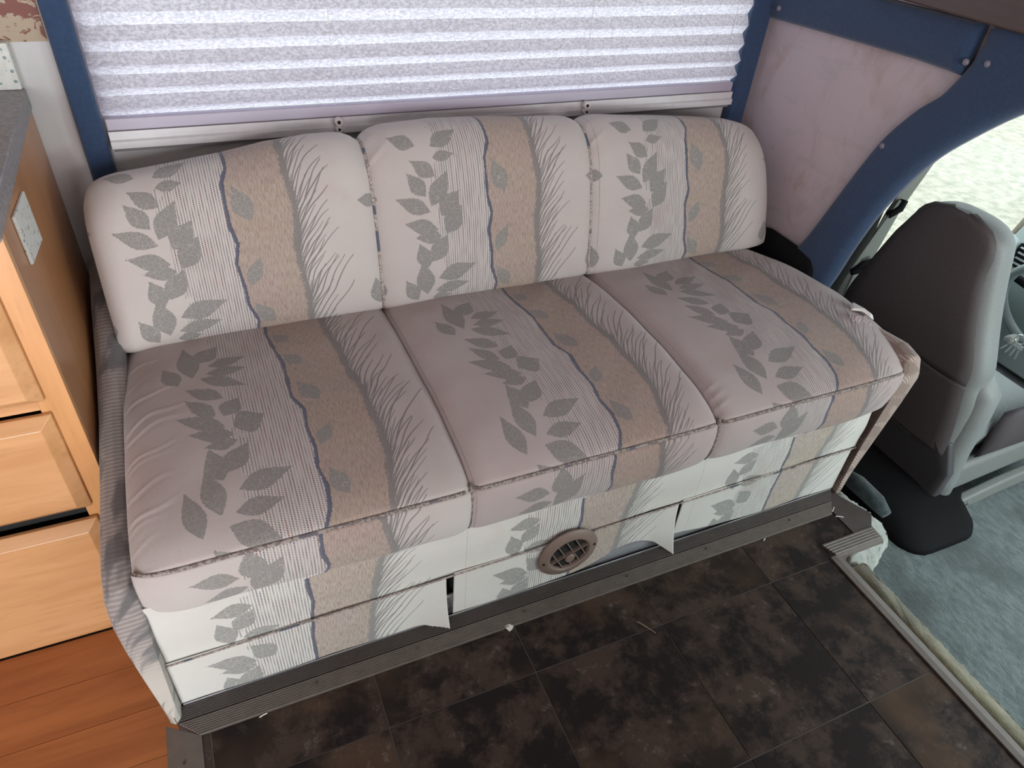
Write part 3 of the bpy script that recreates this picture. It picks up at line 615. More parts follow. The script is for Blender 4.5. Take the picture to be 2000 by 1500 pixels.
sofa = thing('sofa', 'three-seat fold-down sofa in faded ivory leaf and grass patterned fabric', 'sofa', (0.65, 1.2, 0))
STEP = 0.003
SPROF = [(1.60, 0.425), (1.54, 0.445), (1.48, 0.458), (1.30, 0.474), (1.12, 0.479), (0.99, 0.470), (0.91, 0.456), (0.868, 0.441), (0.848, 0.426), (0.843, 0.405), (0.842, 0.365), (0.847, 0.325), (0.858, 0.298), (0.885, 0.285)]
def seat(i, x0, x1):
    Q, s, T = resample(SPROF, STEP); Nn = np.stack([-T[:, 1], T[:, 0]], -1)
    Nn *= np.sign(Nn[len(Nn)//4, 1])       # up on the top
    ip = int(np.argmin(np.hypot(Q[:, 0]-0.848, Q[:, 1]-0.426)))
    nx = int((x1-x0)/STEP); c = np.linspace(-1, 1, nx); X = (x0+x1)/2+c*(x1-x0)/2
    s0 = s[int(np.argmin(np.abs(Q[:, 0]-1.50)))]; v = s-s0
    YY = np.repeat(Q[:, 0][:, None], nx, 1); ZZ = np.repeat(Q[:, 1][:, None], nx, 1); XX = np.repeat(X[None], len(Q), 0)
    pl_, pr_ = (5, 14) if i == 0 else ((14, 14) if i == 1 else (14, 7))
    dl = 0.045 if i == 0 else 0.021; dr = 0.030 if i == 2 else 0.021
    drop = np.where(c < 0, dl*np.abs(c)**(9 if i == 0 else 20), dr*np.abs(c)**(9 if i == 2 else 20))[None]*np.interp(s, [0, s[ip]-0.02, s[ip]+0.03, s[-1]], [1, 1, 0.55, 0.45])[:, None]
    topness = np.clip((v[:, None]+0.1)/0.1, 0, 1)
    lump = 0.004*vnoise(XX, YY, 7)+0.0015*vnoise(XX+3, YY, 23)
    # creases running in from the left end
    if i == 0:
        for (yc, ln, a) in ((1.40, 0.10, 0.004), (1.34, 0.09, 0.003), (1.27, 0.13, 0.005), (1.20, 0.16, 0.005), (1.17, 0.14, 0.004), (1.10, 0.12, 0.005), (1.085, 0.1, 0.004), (1.02, 0.10, 0.005), (0.96, 0.10, 0.006), (0.945, 0.07, 0.004), (0.905, 0.06, 0.004)):
            dx = XX-x0; yl = yc+0.30*dx-0.9*dx*dx+0.004*np.sin(dx*70+yc*40)
            a = a*0.42; lump = lump+a*np.exp(-((YY-yl)/(0.0035+0.02*dx))**2)*np.clip(1-dx/ln, 0, 1)*np.clip(dx/0.012, 0, 1)-0.6*a*np.exp(-((YY-yl+0.010)/0.006)**2)*np.clip(1-dx/ln, 0, 1)
    if i == 2:   # sag and puckers near the inner seam
        for (yc, ln) in ((0.93, 0.05), (0.905, 0.06), (0.88, 0.06)):
            dx = XX-x0; lump = lump+0.003*np.exp(-((YY-yc-0.3*dx)/0.006)**2)*np.clip(1-dx/ln, 0, 1)
    disp = lump*topness-drop
    # tuck at the piping line
    disp = disp-0.005*np.exp(-((s-s[ip])/0.006)**2)[:, None]
    YY = YY+Nn[:, 0][:, None]*disp; ZZ = ZZ+Nn[:, 1][:, None]*disp
    if i == 2:   # right end flares out over the arm panel towards the back of the seat
        fl_ = np.interp(YY, [0.84, 0.87, 0.95, 1.2, 1.4, 1.6], [0.0, 0.03, 0.075, 0.075, 0.055, -0.01]); fl_ = np.where(ZZ < 0.42, np.minimum(fl_, 0.02), fl_)
        XX = XX+fl_*np.clip(c, 0, 1)[None]**3
    U = XX+0.235-(0.005 if i else 0)-(0.02*(XX-0.97) if i == 2 else 0)
    if i == 1: U = U-0.002
    onb = np.arange(len(Q)) >= ip
    VT = np.repeat(v[:, None], nx, 1)
    PT = pattern(U, VT*0.985, LS, NVS, SVS); PF = pattern(U, ZZ, LF, NVF, SVF)
    PAT = np.where(onb[:, None, None], PF, PT); UV = np.stack([U, np.where(onb[:, None], ZZ, -VT)], -1)
    # skirts at both ends
    P = np.stack([XX, YY, ZZ], -1)
    L_ = P[:, :1].copy(); R_ = P[:, -1:].copy()
    cl = []; crr = []
    for k in (1, 2, 3):
        dz = (0.03*k*np.clip((ip+8-np.arange(len(Q)))/12, 0, 1))[:, None]
        a = L_.copy(); a[..., 2] -= dz; a[..., 1] += 0.006*k; a[..., 0] += 0.004*k; cl.insert(0, a)
        a = R_.copy(); a[..., 2] -= dz; a[..., 1] += 0.006*k; a[..., 0] -= 0.004*k; crr.append(a)
    P = np.concatenate(cl+[P]+crr, 1); pad = ((0, 0), (3, 3), (0, 0)); PAT = np.pad(PAT, pad, mode='edge'); UV = np.pad(UV, pad, mode='edge')
    o = grid_obj('seat_cushion', P, UV, PAT, M_seat, sofa, flip=True, soil_shade=np.interp(s, [0, s[ip]-0.16, s[ip], s[ip]+0.05, s[-1]], [0.8, 0.82, 0.62, 0.48, 0.33] if i == 0 else [0.8, 0.84, 0.86, 0.84, 0.72])[:, None])  # worn tops; middle and right boxing darkened further with painted front shade
    o['label'] = ['left seat cushion with creases at its outer end', 'middle seat cushion', 'right seat cushion with a torn patch near the cab'][i]
    # piping along the front edge
    row = P[ip, 6:-6]; pts = []
    for k in range(0, len(row), 3):
        p = row[k]; pts.append((p[0], p[1]-0.0015, p[2]+0.001))
    pts[0] = (pts[0][0]-0.004, pts[0][1]+0.006, pts[0][2]+0.002)
    MB().tube(pts, 0.0042, 8).out('piping', M_pipe, o, smooth=True)
    return o
SX = [-0.235, 0.3695, 0.967, 1.545]
for i in range(3): seat(i, SX[i]+0.0005, SX[i+1]-0.0005)
# the short vertical welts between the seat cushion fronts
for sx_ in SX[1:3]:
    MB().tube([(sx_, 0.862, 0.43), (sx_, 0.853, 0.40), (sx_+0.002, 0.853, 0.36), (sx_+0.002, 0.857, 0.325), (sx_+0.001, 0.866, 0.300)], 0.0048, 8).out('welt', M_pipe, sofa, smooth=True)
# back cushions
BPROF = [(1.58, 0.425), (1.52, 0.432), (1.485, 0.446), (1.470, 0.468), (1.470, 0.52), (1.484, 0.60), (1.506, 0.68), (1.530, 0.748), (1.556, 0.797), (1.592, 0.829), (1.635, 0.840), (1.69, 0.825), (1.72, 0.78), (1.735, 0.70)]
HX = [(-0.24, 0.780), (-0.219, 0.793), (-0.159, 0.804), (-0.048, 0.815), (0.058, 0.828), (0.157, 0.847), (0.247, 0.856), (0.316, 0.856), (0.36, 0.852), (0.375, 0.858), (0.425, 0.866), (0.55, 0.875), (0.683, 0.870), (0.823, 0.861), (0.95, 0.854), (1.02, 0.852), (1.183, 0.841), (1.36, 0.824), (1.454, 0.815), (1.539, 0.795), (1.6, 0.77)]
BX = [-0.233, 0.3685, 0.955, 1.565]
def backc(i, x0, x1):
    Q, s, T = resample(BPROF, STEP); Nn = np.stack([T[:, 1], -T[:, 0]], -1); k0 = int(np.argmin(np.abs(Q[:, 1]-0.6)))
    if Nn[k0, 0] > 0: Nn = -Nn
    nx = int((x1-x0)/STEP); c = np.linspace(-1, 1, nx); X = (x0+x1)/2+c*(x1-x0)/2
    XX = np.repeat(X[None], len(Q), 0); YY = np.repeat(Q[:, 0][:, None], nx, 1); ZZ = np.repeat(Q[:, 1][:, None], nx, 1)
    g_ = np.clip((ZZ-0.50)/0.33, 0, 1); hx = np.interp(X, [a for a, _ in HX], [b for _, b in HX])[None]-0.840
    dl = 0.028 if i == 0 else 0.017; dr = 0.030 if i == 2 else 0.017
    drop = np.where(c < 0, dl*np.abs(c)**(16 if i == 0 else 15), dr*np.abs(c)**(16 if i == 2 else 15))[None]
    topk = 1+0.3*np.clip((ZZ-0.76)/0.06, 0, 1)
    topk = topk*(0.25+0.75*np.clip((ZZ-0.44)/0.09, 0, 1))
    disp = -drop*topk+0.003*vnoise(XX, ZZ, 9)
    if i > 0:   # puckers at the upper seam corners
        for (zc, a) in ((0.80, 0.004), (0.83, 0.003)):
            dx = XX-x0; disp = disp+a*np.exp(-((ZZ-zc-0.5*dx)/0.006)**2)*np.clip(1-dx/0.07, 0, 1)*(YY < 1.62)
    YY2 = YY+Nn[:, 0][:, None]*disp; ZZ2 = ZZ+Nn[:, 1][:, None]*disp+(hx-0.013)*g_
    # lower edge lifts a little at the far corners
    ZZ2 = ZZ2-0.008*np.clip(1-(ZZ-0.43)/0.08, 0, 1)*(0 if i else 1)*np.clip(-c, 0, 1)[None]**3
    if i == 2: XX = XX+0.03*np.clip(c, 0, 1)[None]**2*(1-g_)
    kb = int(np.argmin(np.hypot(Q[:, 0]-1.472, Q[:, 1]-0.462))); H = (s-s[kb])+0.012
    U = XX+0.235
    VT = np.repeat(H[:, None], nx, 1)+hx*g_*0.8
    PAT = pattern(U, VT, LB, NVB, SVB); UV = np.stack([U, VT], -1)
    P = np.stack([XX, YY2, ZZ2], -1); L_ = P[:, :1].copy(); R_ = P[:, -1:].copy(); cl = []; crr = []
    mc = P[:, nx//2].mean(0)
    for k in (1, 2, 3, 4, 5):
        f = k/5
        a = L_.copy(); a[..., 1] += (1.63-a[..., 1])*f*0.9; a[..., 2] += (0.64-a[..., 2])*f*0.5; a[..., 0] -= 0.004*math.sin(f*3.1); cl.insert(0, a)
        a = R_.copy(); a[..., 1] += (1.63-a[..., 1])*f*0.9; a[..., 2] += (0.64-a[..., 2])*f*0.5; a[..., 0] += 0.004*math.sin(f*3.1); crr.append(a)
    P = np.concatenate(cl+[P]+crr, 1); pad = ((0, 0), (5, 5), (0, 0)); PAT = np.pad(PAT, pad, mode='edge'); UV = np.pad(UV, pad, mode='edge')
    o = grid_obj('back_cushion', P, UV, PAT, M_back, sofa, flip=True, soil_shade=[0.52, 0.60, 0.60][i])
    o['label'] = ['left back cushion with a sloping top', 'middle back cushion, the tallest', 'right back cushion'][i]
    return o, P, kb
for i in range(3):
    o, P, kb = backc(i, BX[i]+0.0005, BX[i+1]-0.0005)
    if i:
        col_ = P[:, 5]; pts = [(BX[i], p[1]-0.001, p[2]) for p in col_[kb-4:int(len(col_)*0.74):4]]
        MB().tube(pts, 0.0042, 8).out('welt', M_welt, o, smooth=True)
# lower front panel and the hanging valance in three pieces
def cloth_panel(name, x0, x1, zt, zb, yf, label=None, mat=None):
    nx = int((x1-x0)/STEP); nz = 60; X = np.linspace(x0, x1, nx); t = np.linspace(0, 1, nz)
    XX = np.repeat(X[None], nz, 0); T_ = np.repeat(t[:, None], nx, 1); ZB = np.array([zb(x) for x in X])[None]
    ZZ = zt-(zt-ZB)*T_; YY = np.array([[yf(x, tt_) for x in X] for tt_ in t])+0.0012*np.sin(XX*24)*T_
    U = XX+0.235-0.0*XX; PAT = pattern(U, ZZ+0*XX, LF, NVF, SVF)
    P = np.stack([XX, YY, ZZ], -1); o = grid_obj(name, P, np.stack([U, ZZ], -1), PAT, mat or M_front, sofa, flip=True, soil_shade=0.04)
    sm = o.modifiers.new('solid', 'SOLIDIFY'); sm.thickness = 0.003; sm.offset = -1
    if label: o['label'] = label
    return o
cloth_panel('front_panel', -0.237, 1.512, 0.33, lambda x: 0.152+0.012*x, lambda x, t: 0.864-0.003*t+0.0015*math.sin(t*9))
zt_ = lambda x: 0.155+0.012*x
cloth_panel('valance', -0.238, 0.322, 0.158, lambda x: 0.0145-0.02*max(0, (x-0.27)/0.05), lambda x, t: 0.857-0.002*t-0.036*max(0, (x-0.24)/0.082)**2*t*t, 'left valance piece with a curled corner')
cloth_panel('valance', 0.340, 0.928, 0.163, lambda x: 0.0145-0.02*max(0, (x-0.88)/0.05)+0.052*math.exp(-((x-0.80)/0.10)**2)+0.0*x, lambda x, t: 0.857-0.002*t-0.034*max(0, (x-0.85)/0.078)**2*t*t, 'middle valance piece lifted at its right end')
cloth_panel('valance', 0.938, 1.496, 0.170, lambda x: 0.030*math.exp(-((x-0.93)/0.12)**2)+0.0145, lambda x, t: 0.857-0.001*t, 'right valance piece')
# cord-like seam above the valance
MB().tube([(x, 0.8555, 0.1565+0.012*(x+0.1)*0.75) for x in np.linspace(-0.237, 1.508, 60)], 0.0022, 6).out('seam_cord', M_welt, sofa, smooth=True)
box('inner_frame', M_dark, sofa, -0.23, 1.50, 0.885, 1.55, 0.0, 0.30)
box('back_frame', M_dark, sofa, -0.19, 1.52, 1.60, 1.73, 0.10, 0.74)
al = thing('kick_plate', 'x', None, (0, 0, 0)); al['label'] = 'bright ribbed aluminium plate under the valance'; al.parent = sofa
b = MB()
for k in range(9): b.box(-0.236, 1.49, 0.8665, 0.8715, 0.0+k*0.0075, 0.0+k*0.0075+0.0045)
b.box(-0.236, 1.49, 0.870, 0.874, -0.002, 0.07); b.out('ribbed_plate', M_alu, al)
b = MB().box(-0.236, 1.492, 0.853, 0.8555, 0.0, 0.0125); b.out('lip', M_alu, al)
# arms
def arm(stations, mat, label, side):
    """stations along y: (y, ztop, x_in_top, x_out_top, x_in_bot, x_out_bot)"""
    rows = []; uv = []
    for (y, zt, xi, xo, xib, xob) in stations:
        zb = 0.002; xm = (xi+xo)/2; r = abs(xo-xi)/2; ring = []
        ring += [(xib, zb), (xib+(xi-xib)*0.5, zb+(zt-r-zb)*0.5), (xi, zt-r)]
        for a in (30, 60, 90, 120, 150): ring.append((xm+(xi-xm)*math.cos(R(a)), zt-r+r*math.sin(R(a))))
        ring += [(xo, zt-r), (xob+(xo-xob)*0.5, zb+(zt-r-zb)*0.5), (xob, zb)]
        rows.append([(x, y, z) for x, z in ring])
    A = np.array(rows); n, m_ = A.shape[:2]
    # densify
    def dens(A, axis, k):
        i0 = np.linspace(0, A.shape[axis]-1, (A.shape[axis]-1)*k+1); f = np.floor(i0).astype(int); f = np.minimum(f, A.shape[axis]-2); w = (i0-f)
        a = np.take(A, f, axis); b_ = np.take(A, f+1, axis); sh = [1, 1, 1]; sh[axis] = -1; w = w.reshape(sh); return a*(1-w)+b_*w
    A = dens(dens(A, 0, 8), 1, 5)
    d0 = np.linalg.norm(np.diff(A, axis=0, prepend=A[:1]), axis=2).cumsum(0); d1 = np.linalg.norm(np.diff(A, axis=1, prepend=A[:, :1]), axis=2).cumsum(1)
    o = grid_obj('arm_panel', A, np.stack([d1, d0], -1) if side > 0 else np.stack([d0, d1], -1), None, mat, sofa, flip=(side > 0)); o['label'] = label
    return o
def front_arc(y0, zt, xi, xo, xib, xob, rad):
    out = []
    for k in range(7):
        a = R(90*k/6); out.append((y0+rad*(1-math.sin(a)), zt-rad*(1-math.sin(a))*0.55 if k else zt-rad*0.55, xi, xo, xib, xob))
    return out
cap = [(0.842, 0.16, -0.252, -0.254, -0.250, -0.252), (0.836, 0.20, -0.243, -0.266, -0.243, -0.259), (0.846, 0.30, -0.238, -0.279, -0.241, -0.262), (0.862, 0.362, -0.235, -0.287, -0.24, -0.265), (0.885, 0.392, -0.233, -0.290, -0.24, -0.266)]
cap[0] = (0.838, 0.05, -0.247, -0.257, -0.247, -0.257)
cap = [(0.829, 0.06, -0.243, -0.262, -0.243, -0.262), (0.836, 0.17, -0.240, -0.272, -0.241, -0.263), (0.846, 0.27, -0.238, -0.281, -0.241, -0.264), (0.860, 0.335, -0.235, -0.287, -0.24, -0.265), (0.885, 0.378, -0.233, -0.290, -0.24, -0.267), (0.93, 0.398, -0.231, -0.291, -0.24, -0.268)]
arm([(0.822, 0.03, -0.2500, -0.2515, -0.2500, -0.2515)]+cap+[(1.05, 0.408, -0.228, -0.291, -0.24, -0.27), (1.15, 0.418, -0.225, -0.290, -0.24, -0.27), (1.30, 0.438, -0.225, -0.287, -0.24, -0.27), (1.45, 0.475, -0.225, -0.284, -0.24, -0.27), (1.60, 0.53, -0.225, -0.280, -0.24, -0.27), (1.72, 0.56, -0.225, -0.278, -0.24, -0.27)], M_armL, 'left arm panel in ribbed grey chenille fabric', -1)
capr = [(0.842, 0.05, 1.503, 1.522, 1.503, 1.522), (0.846, 0.18, 1.512, 1.545, 1.503, 1.524), (0.850, 0.34, 1.532, 1.590, 1.503, 1.528), (0.858, 0.42, 1.550, 1.618, 1.503, 1.53), (0.876, 0.452, 1.555, 1.624, 1.503, 1.53), (0.92, 0.462, 1.557, 1.626, 1.503, 1.53)]
arm([(0.838, 0.02, 1.511, 1.513, 1.511, 1.513)]+capr+[(1.1, 0.445, 1.55, 1.62, 1.503, 1.53), (1.4, 0.41, 1.55, 1.60, 1.503, 1.53), (1.6, 0.41, 1.55, 1.60, 1.503, 1.53)], M_armR, 'right arm panel in brown and white ribbed fabric', 1)
# vent in the sofa base
vn = thing('vent', 'brown vent', None, (0, 0, 0)); del vn['label']; vn.parent = sofa; vn.location = (0.622-0.65, 0.853-1.2, 0.118)
VX, VY, VZ = 0.622, 0.853, 0.118
def vring(pts, name, mat, parent, n=40, **k):
    return MB().loft([[(VX+r*math.cos(a*2*math.pi/n), y, VZ+r*math.sin(a*2*math.pi/n)) for a in range(n)] for r, y in pts], cap=False).out(name, mat, parent, **k)
vring([(0.077, VY), (0.077, VY-0.003), (0.075, VY-0.005), (0.058, VY-0.010), (0.053, VY-0.011), (0.050, VY-0.008), (0.049, VY+0.001)], 'ring', M_vent, vn, smooth=True)
MB().loft([[(VX+r*math.cos(a*math.pi/20), y, VZ+r*math.sin(a*math.pi/20)) for a in range(40)] for r, y in ((0.050, VY-0.0015), (0.050, VY-0.0005))]).out('duct', M_dark, vn)
b = MB(); th = R(8)
def vbar(o0, ang, hw=0.0012):
    L_ = math.sqrt(max(0, 0.049**2-o0**2)); ca, sa = math.cos(ang), math.sin(ang)
    P = []
    for (t, w) in ((-L_, -hw), (L_, -hw), (L_, hw), (-L_, hw)):
        x = t*ca-(o0+w)*sa; z = t*sa+(o0+w)*ca; P.append((x, z))
    b.add([(VX+x, VY-0.0015, VZ+z) for x, z in P]+[(VX+x, VY-0.0095, VZ+z) for x, z in P], [(0, 1, 2, 3), (7, 6, 5, 4), (0, 4, 5, 1), (1, 5, 6, 2), (2, 6, 7, 3), (3, 7, 4, 0)])
for o0 in (-0.032, -0.011, 0.011, 0.032): vbar(o0, R(-62))
for o0 in (0.0,): vbar(o0, R(22), 0.0016)
b.out('grille', M_vent, vn)
MB().loft([[(VX+0.002+r*math.cos(a*math.pi/10), y, VZ-0.012+r*math.sin(a*math.pi/10)) for a in range(20)] for r, y in ((0.013, VY-0.003), (0.013, VY-0.012), (0.011, VY-0.014))]).out('knob', M_vent, vn, smooth=False)
for a in (8, 188): 
    x = VX+0.066*math.cos(R(a)); z = VZ+0.066*math.sin(R(a)); MB().tube([(x, VY-0.006, z), (x, VY-0.010, z)], 0.0032, 10).out('screw', M_dark, vn)
# torn patch and loose threads on the right seat cushion
tp = mesh_obj('fabric_scrap', [(1.548, 1.072, 0.476), (1.572, 1.098, 0.474), (1.603, 1.075, 0.458), (1.606, 1.035, 0.456), (1.580, 1.030, 0.472), (1.570, 1.052, 0.479)]+[(1.552, 1.070, 0.483), (1.573, 1.092, 0.485), (1.600, 1.072, 0.473), (1.600, 1.040, 0.470), (1.582, 1.036, 0.483), (1.572, 1.054, 0.488)], [(6, 7, 8, 9, 10, 11), (0, 1, 7, 6), (1, 2, 8, 7), (2, 3, 9, 8), (3, 4, 10, 9), (4, 5, 11, 10), (5, 0, 6, 11), (5, 4, 3, 2, 1, 0)], M_paper, None, bevel=0.001)
tag(tp, 'small white scrap on the right end of the right seat cushion', 'scrap')
b = MB()
for k in range(26):
    x = 1.515+0.035*rng.random(); y = 1.055-0.9*(x-1.515)+rng.normal()*0.008-0.01; a = rng.normal()*0.5+0.9; l_ = 0.008+0.006*rng.random()
    b.tube([(x-l_*math.cos(a), y-l_*math.sin(a), 0.4785), (x, y, 0.4855), (x+l_*math.cos(a), y+l_*math.sin(a), 0.478)], 0.0009, 5)
t_ = b.out('loose_threads', M_thread, None); tag(t_, 'pink-white tuft of pulled threads on the right seat cushion', 'threads', kind='stuff')

# ================================================================== floor debris
o = MB().prism([(0.441, 0.788), (0.452, 0.791), (0.461, 0.782), (0.456, 0.776), (0.447, 0.773)], 2, 0.002, 0.004).out('paper_scrap', M_paper, None); tag(o, 'tiny white scrap on the tiles near the ribbed trim', 'scrap')
for v_ in o.data.vertices: v_.co.z += 0.001 if v_.co.x > 0.45 else 0
o = MB().tube([(0.738, 0.690, 0.0025), (0.752, 0.668, 0.003), (0.764, 0.648, 0.0022)], 0.0012, 6).out('twig', M_twig, None); tag(o, 'thin dry twig across a tile joint below the vent', 'twig')
for (x, y, l, a, lb) in ((1.449, 0.795, 0.010, 0.6, 'pale splinter at the corner of the dark trim plate'), (1.447, 0.768, 0.011, -0.5, 'pale splinter on the tile by the dark trim plate'), (-0.093, 0.779, 0.008, 0.2, 'yellowish crumb on the left tiles by the ribbed trim'), (1.19, 0.778, 0.006, 0.5, 'pale crumb on the tiles below the right valance')):
    o = MB().tube([(x-l*math.cos(a), y-l*math.sin(a), 0.0035), (x, y, 0.0045), (x+l*math.cos(a), y+l*math.sin(a), 0.0035)], 0.0012, 6).out('crumb', M_paper, None); tag(o, lb, 'crumb')

# ================================================================== beside the sofa
o = MB().loft([rrect(1.632, 1.42, 0.012, 0.13, 0.012, z) for z in (0.0,)]+[rrect(1.628, 1.42, h, 0.14-d, h, z) for z, h, d in ((0.30, 0.016, 0), (0.42, 0.018, 0), (0.465, 0.018, 0.012), (0.487, 0.013, 0.03), (0.493, 0.006, 0.05))]).out('bolster', M_black, None, smooth=True)
tag(o, 'black padded bolster wedged between the seat cushion and side wall', 'bolster')

# ================================================================== driver seat
ds = thing('driver_seat', 'grey vinyl driver seat seen from behind, dark back panel', 'seat', (2.0, 1.06, -0.15))
def lean(z): return 1.800+(0.73-z)*0.103
def seatring(z, yl, yr, d, r=0.05, x_off=0.0):
    cx = lean(z)+d/2+x_off; return rrect(cx, (yl+yr)/2, d/2, (yl-yr)/2, r, z, 6)
BR = [(-0.02, 1.335, 0.80, 0.12), (0.10, 1.335, 0.805, 0.12), (0.22, 1.335, 0.808, 0.12), (0.275, 1.332, 0.820, 0.115), (0.30, 1.33, 0.832, 0.11), (0.33, 1.325, 0.826, 0.115), (0.38, 1.315, 0.842, 0.11), (0.45, 1.29, 0.870, 0.112), (0.52, 1.265, 0.893, 0.108), (0.60, 1.235, 0.915, 0.105), (0.66, 1.205, 0.928, 0.10), (0.70, 1.18, 0.938, 0.10), (0.722, 1.155, 0.965, 0.09), (0.735, 1.12, 1.0, 0.075), (0.741, 1.08, 1.035, 0.045)]
bk = MB().loft([seatring(z, a, c_, d, min(0.055, d*0.45)) for z, a, c_, d in BR]).out('backrest', M_vinylG, ds, smooth=True); sub(bk, 1)
# dark rear panel, slightly proud
def back_face(zl, inset, xo, name, mat, parent, sm=True):
    rows = []; zz_ = np.array([q[0] for q in zl]); zs_ = np.linspace(zz_[0], zz_[-1], 26)
    def sm3(a):
        n_ = len(a); idx = np.interp(zs_, zz_, np.arange(n_)); out = []
        for t in idx:
            i = min(int(t), n_-2); f = t-i; p = [a[max(0, min(n_-1, k))] for k in (i-1, i, i+1, i+2)]
            out.append(0.5*((2*p[1])+(p[2]-p[0])*f+(2*p[0]-5*p[1]+4*p[2]-p[3])*f*f+(3*p[1]-p[0]-3*p[2]+p[3])*f**3))
        return out
    for (z, yl, yr) in zip(zs_, sm3([q[1] for q in zl]), sm3([q[2] for q in zl])):
        w = yl-yr; row = []
        for k in range(13):
            f = k/12; e = abs(2*f-1)**6; row.append((lean(z)+xo+0.014*e, yl-w*f, z))
        rows.append(row)
    V = [p for r_ in rows for p in r_]; n = 13; F = [(i*n+k, i*n+k+1, (i+1)*n+k+1, (i+1)*n+k) for i in range(len(rows)-1) for k in range(12)]
    o = mesh_obj(name, V, F, mat, parent, smooth=sm); m_ = o.modifiers.new('s', 'SOLIDIFY'); m_.thickness = 0.012; m_.offset = 0; return o
back_face([(0.302, 1.325, 0.852), (0.36, 1.315, 0.858), (0.45, 1.285, 0.892), (0.52, 1.26, 0.916), (0.60, 1.23, 0.938), (0.66, 1.20, 0.942), (0.695, 1.183, 0.952), (0.717, 1.160, 0.970), (0.731, 1.130, 1.0), (0.739, 1.095, 1.035)], 0, -0.003, 'rear_panel', M_vinylD, ds)
back_face([(0.055, 1.33, 0.816), (0.12, 1.33, 0.820), (0.2, 1.33, 0.832), (0.297, 1.325, 0.850)], 0, -0.002, 'lower_panel', M_vinylD, ds)
# hard lower shell with pocket lip
MB().loft([[(x0, y, z) for (x0, y) in ((1.905, 1.33), (1.872, 1.33), (1.866, 1.10), (1.862, 0.86), (1.875, 0.815), (1.90, 0.81), (1.97, 0.82), (1.97, 1.33))] for z, s_ in ((0.105, 0),)]+[[(x0+0.01, y+dy, z) for (x0, y) in ((1.905, 1.33), (1.870, 1.33), (1.868, 1.10), (1.868, 0.80), (1.88, 0.775), (1.90, 0.775), (2.0, 0.80), (2.0, 1.33))] for z, dy in ((0.0, 0), (-0.08, 0), (-0.135, 0.005))]).out('lower_shell', plain('dark_shell_vinyl', (0.06, 0.058, 0.062), 0.5), ds, smooth=False, bevel=0.006)
# side bolster (light) running down and forward
MB().tube([(1.90, 0.93, 0.33), (1.915, 0.875, 0.305), (1.93, 0.845, 0.26), (1.932, 0.835, 0.18), (1.935, 0.825, 0.06), (1.935, 0.81, -0.04), (1.945, 0.80, -0.10), (1.95, 0.80, -0.125)], [0.030, 0.048, 0.053, 0.050, 0.044, 0.042, 0.034, 0.02], 18).out('side_bolster', M_vinylG, ds, smooth=True)
# cushion
sc_ = MB().loft([rrect(2.08, 1.06, 0.170, 0.23, 0.06, 0.03, 6), rrect(2.08, 1.06, 0.185, 0.255, 0.07, 0.07, 6), rrect(2.08, 1.06, 0.190, 0.265, 0.07, 0.12, 6), rrect(2.08, 1.06, 0.180, 0.255, 0.07, 0.16, 6), rrect(2.08, 1.06, 0.140, 0.21, 0.06, 0.178, 6)]).out('seat_cushion', M_cloth, ds, smooth=True)
MB().loft([[(2.0+s_*0.5, 0.79-dy, z) for dy, z in ((0.0, 0.03), (0.014, 0.05), (0.020, 0.11), (0.014, 0.19), (0.0, 0.215))] for s_ in np.linspace(0, 1, 8)]).out('cushion_side', plain('dark_cushion_side', (0.055, 0.045, 0.05), 0.8), ds, smooth=True)
MB().hexa([(1.93, 0.775, -0.10), (2.38, 0.775, -0.06), (2.38, 1.32, -0.06), (1.93, 1.32, -0.10)], [(1.93, 0.775, 0.02), (2.38, 0.775, 0.05), (2.38, 1.32, 0.05), (1.93, 1.32, 0.02)]).out('cushion_shell', M_plasG, ds, bevel=0.02, seg=3)
lv = MB().loft([[(x, 0.735+dy, z0+dz) for dy, dz in ((0, -h), (0, h), (0.03, h), (0.03, -h))] for x, z0, h in ((1.945, -0.160+0.02, 0.012), (1.96, -0.135, 0.026), (2.0, -0.128, 0.030), (2.15, -0.105, 0.030), (2.30, -0.09, 0.030), (2.42, -0.08, 0.03))]).out('side_lever', M_plasG, ds, bevel=0.008, seg=3)
lv['label'] = 'light grey side trim bar with a round screw cap'
MB().loft([[(2.005+r*math.cos(a*math.pi/12), y, -0.128+r*math.sin(a*math.pi/12)) for a in range(24)] for r, y in ((0.022, 0.737), (0.022, 0.733), (0.019, 0.732))]).out('screw_cap', M_plasG, lv)
MB().box(1.992, 2.018, 0.7308, 0.7325, -0.1287, -0.1273).box(2.0043, 2.0057, 0.7308, 0.7325, -0.141, -0.115).out('cross_mark', M_dark, lv)
MB().loft([rrect(1.835, 0.95, 0.155, 0.31, 0.08, -0.149, 6), rrect(1.835, 0.95, 0.15, 0.30, 0.075, -0.125, 6), rrect(1.87, 0.98, 0.13, 0.25, 0.06, -0.10, 6), rrect(2.0, 1.05, 0.16, 0.20, 0.06, -0.08, 6)]).out('pedestal', M_black, ds, smooth=True)
hp = MB().tube([(1.69, 0.98, -0.10), (1.69, 0.90, -0.085), (1.69, 0.82, -0.085), (1.69, 0.775, -0.095)], [0.02, 0.028, 0.026, 0.016], 12).out('carpeted_rail', carpet('dark_teal_carpet', (0.025, 0.04, 0.045), (0.07, 0.10, 0.105), 0.6), None, smooth=True)
tag(hp, 'small dark teal carpeted lump beside the driver seat base', 'carpet piece')
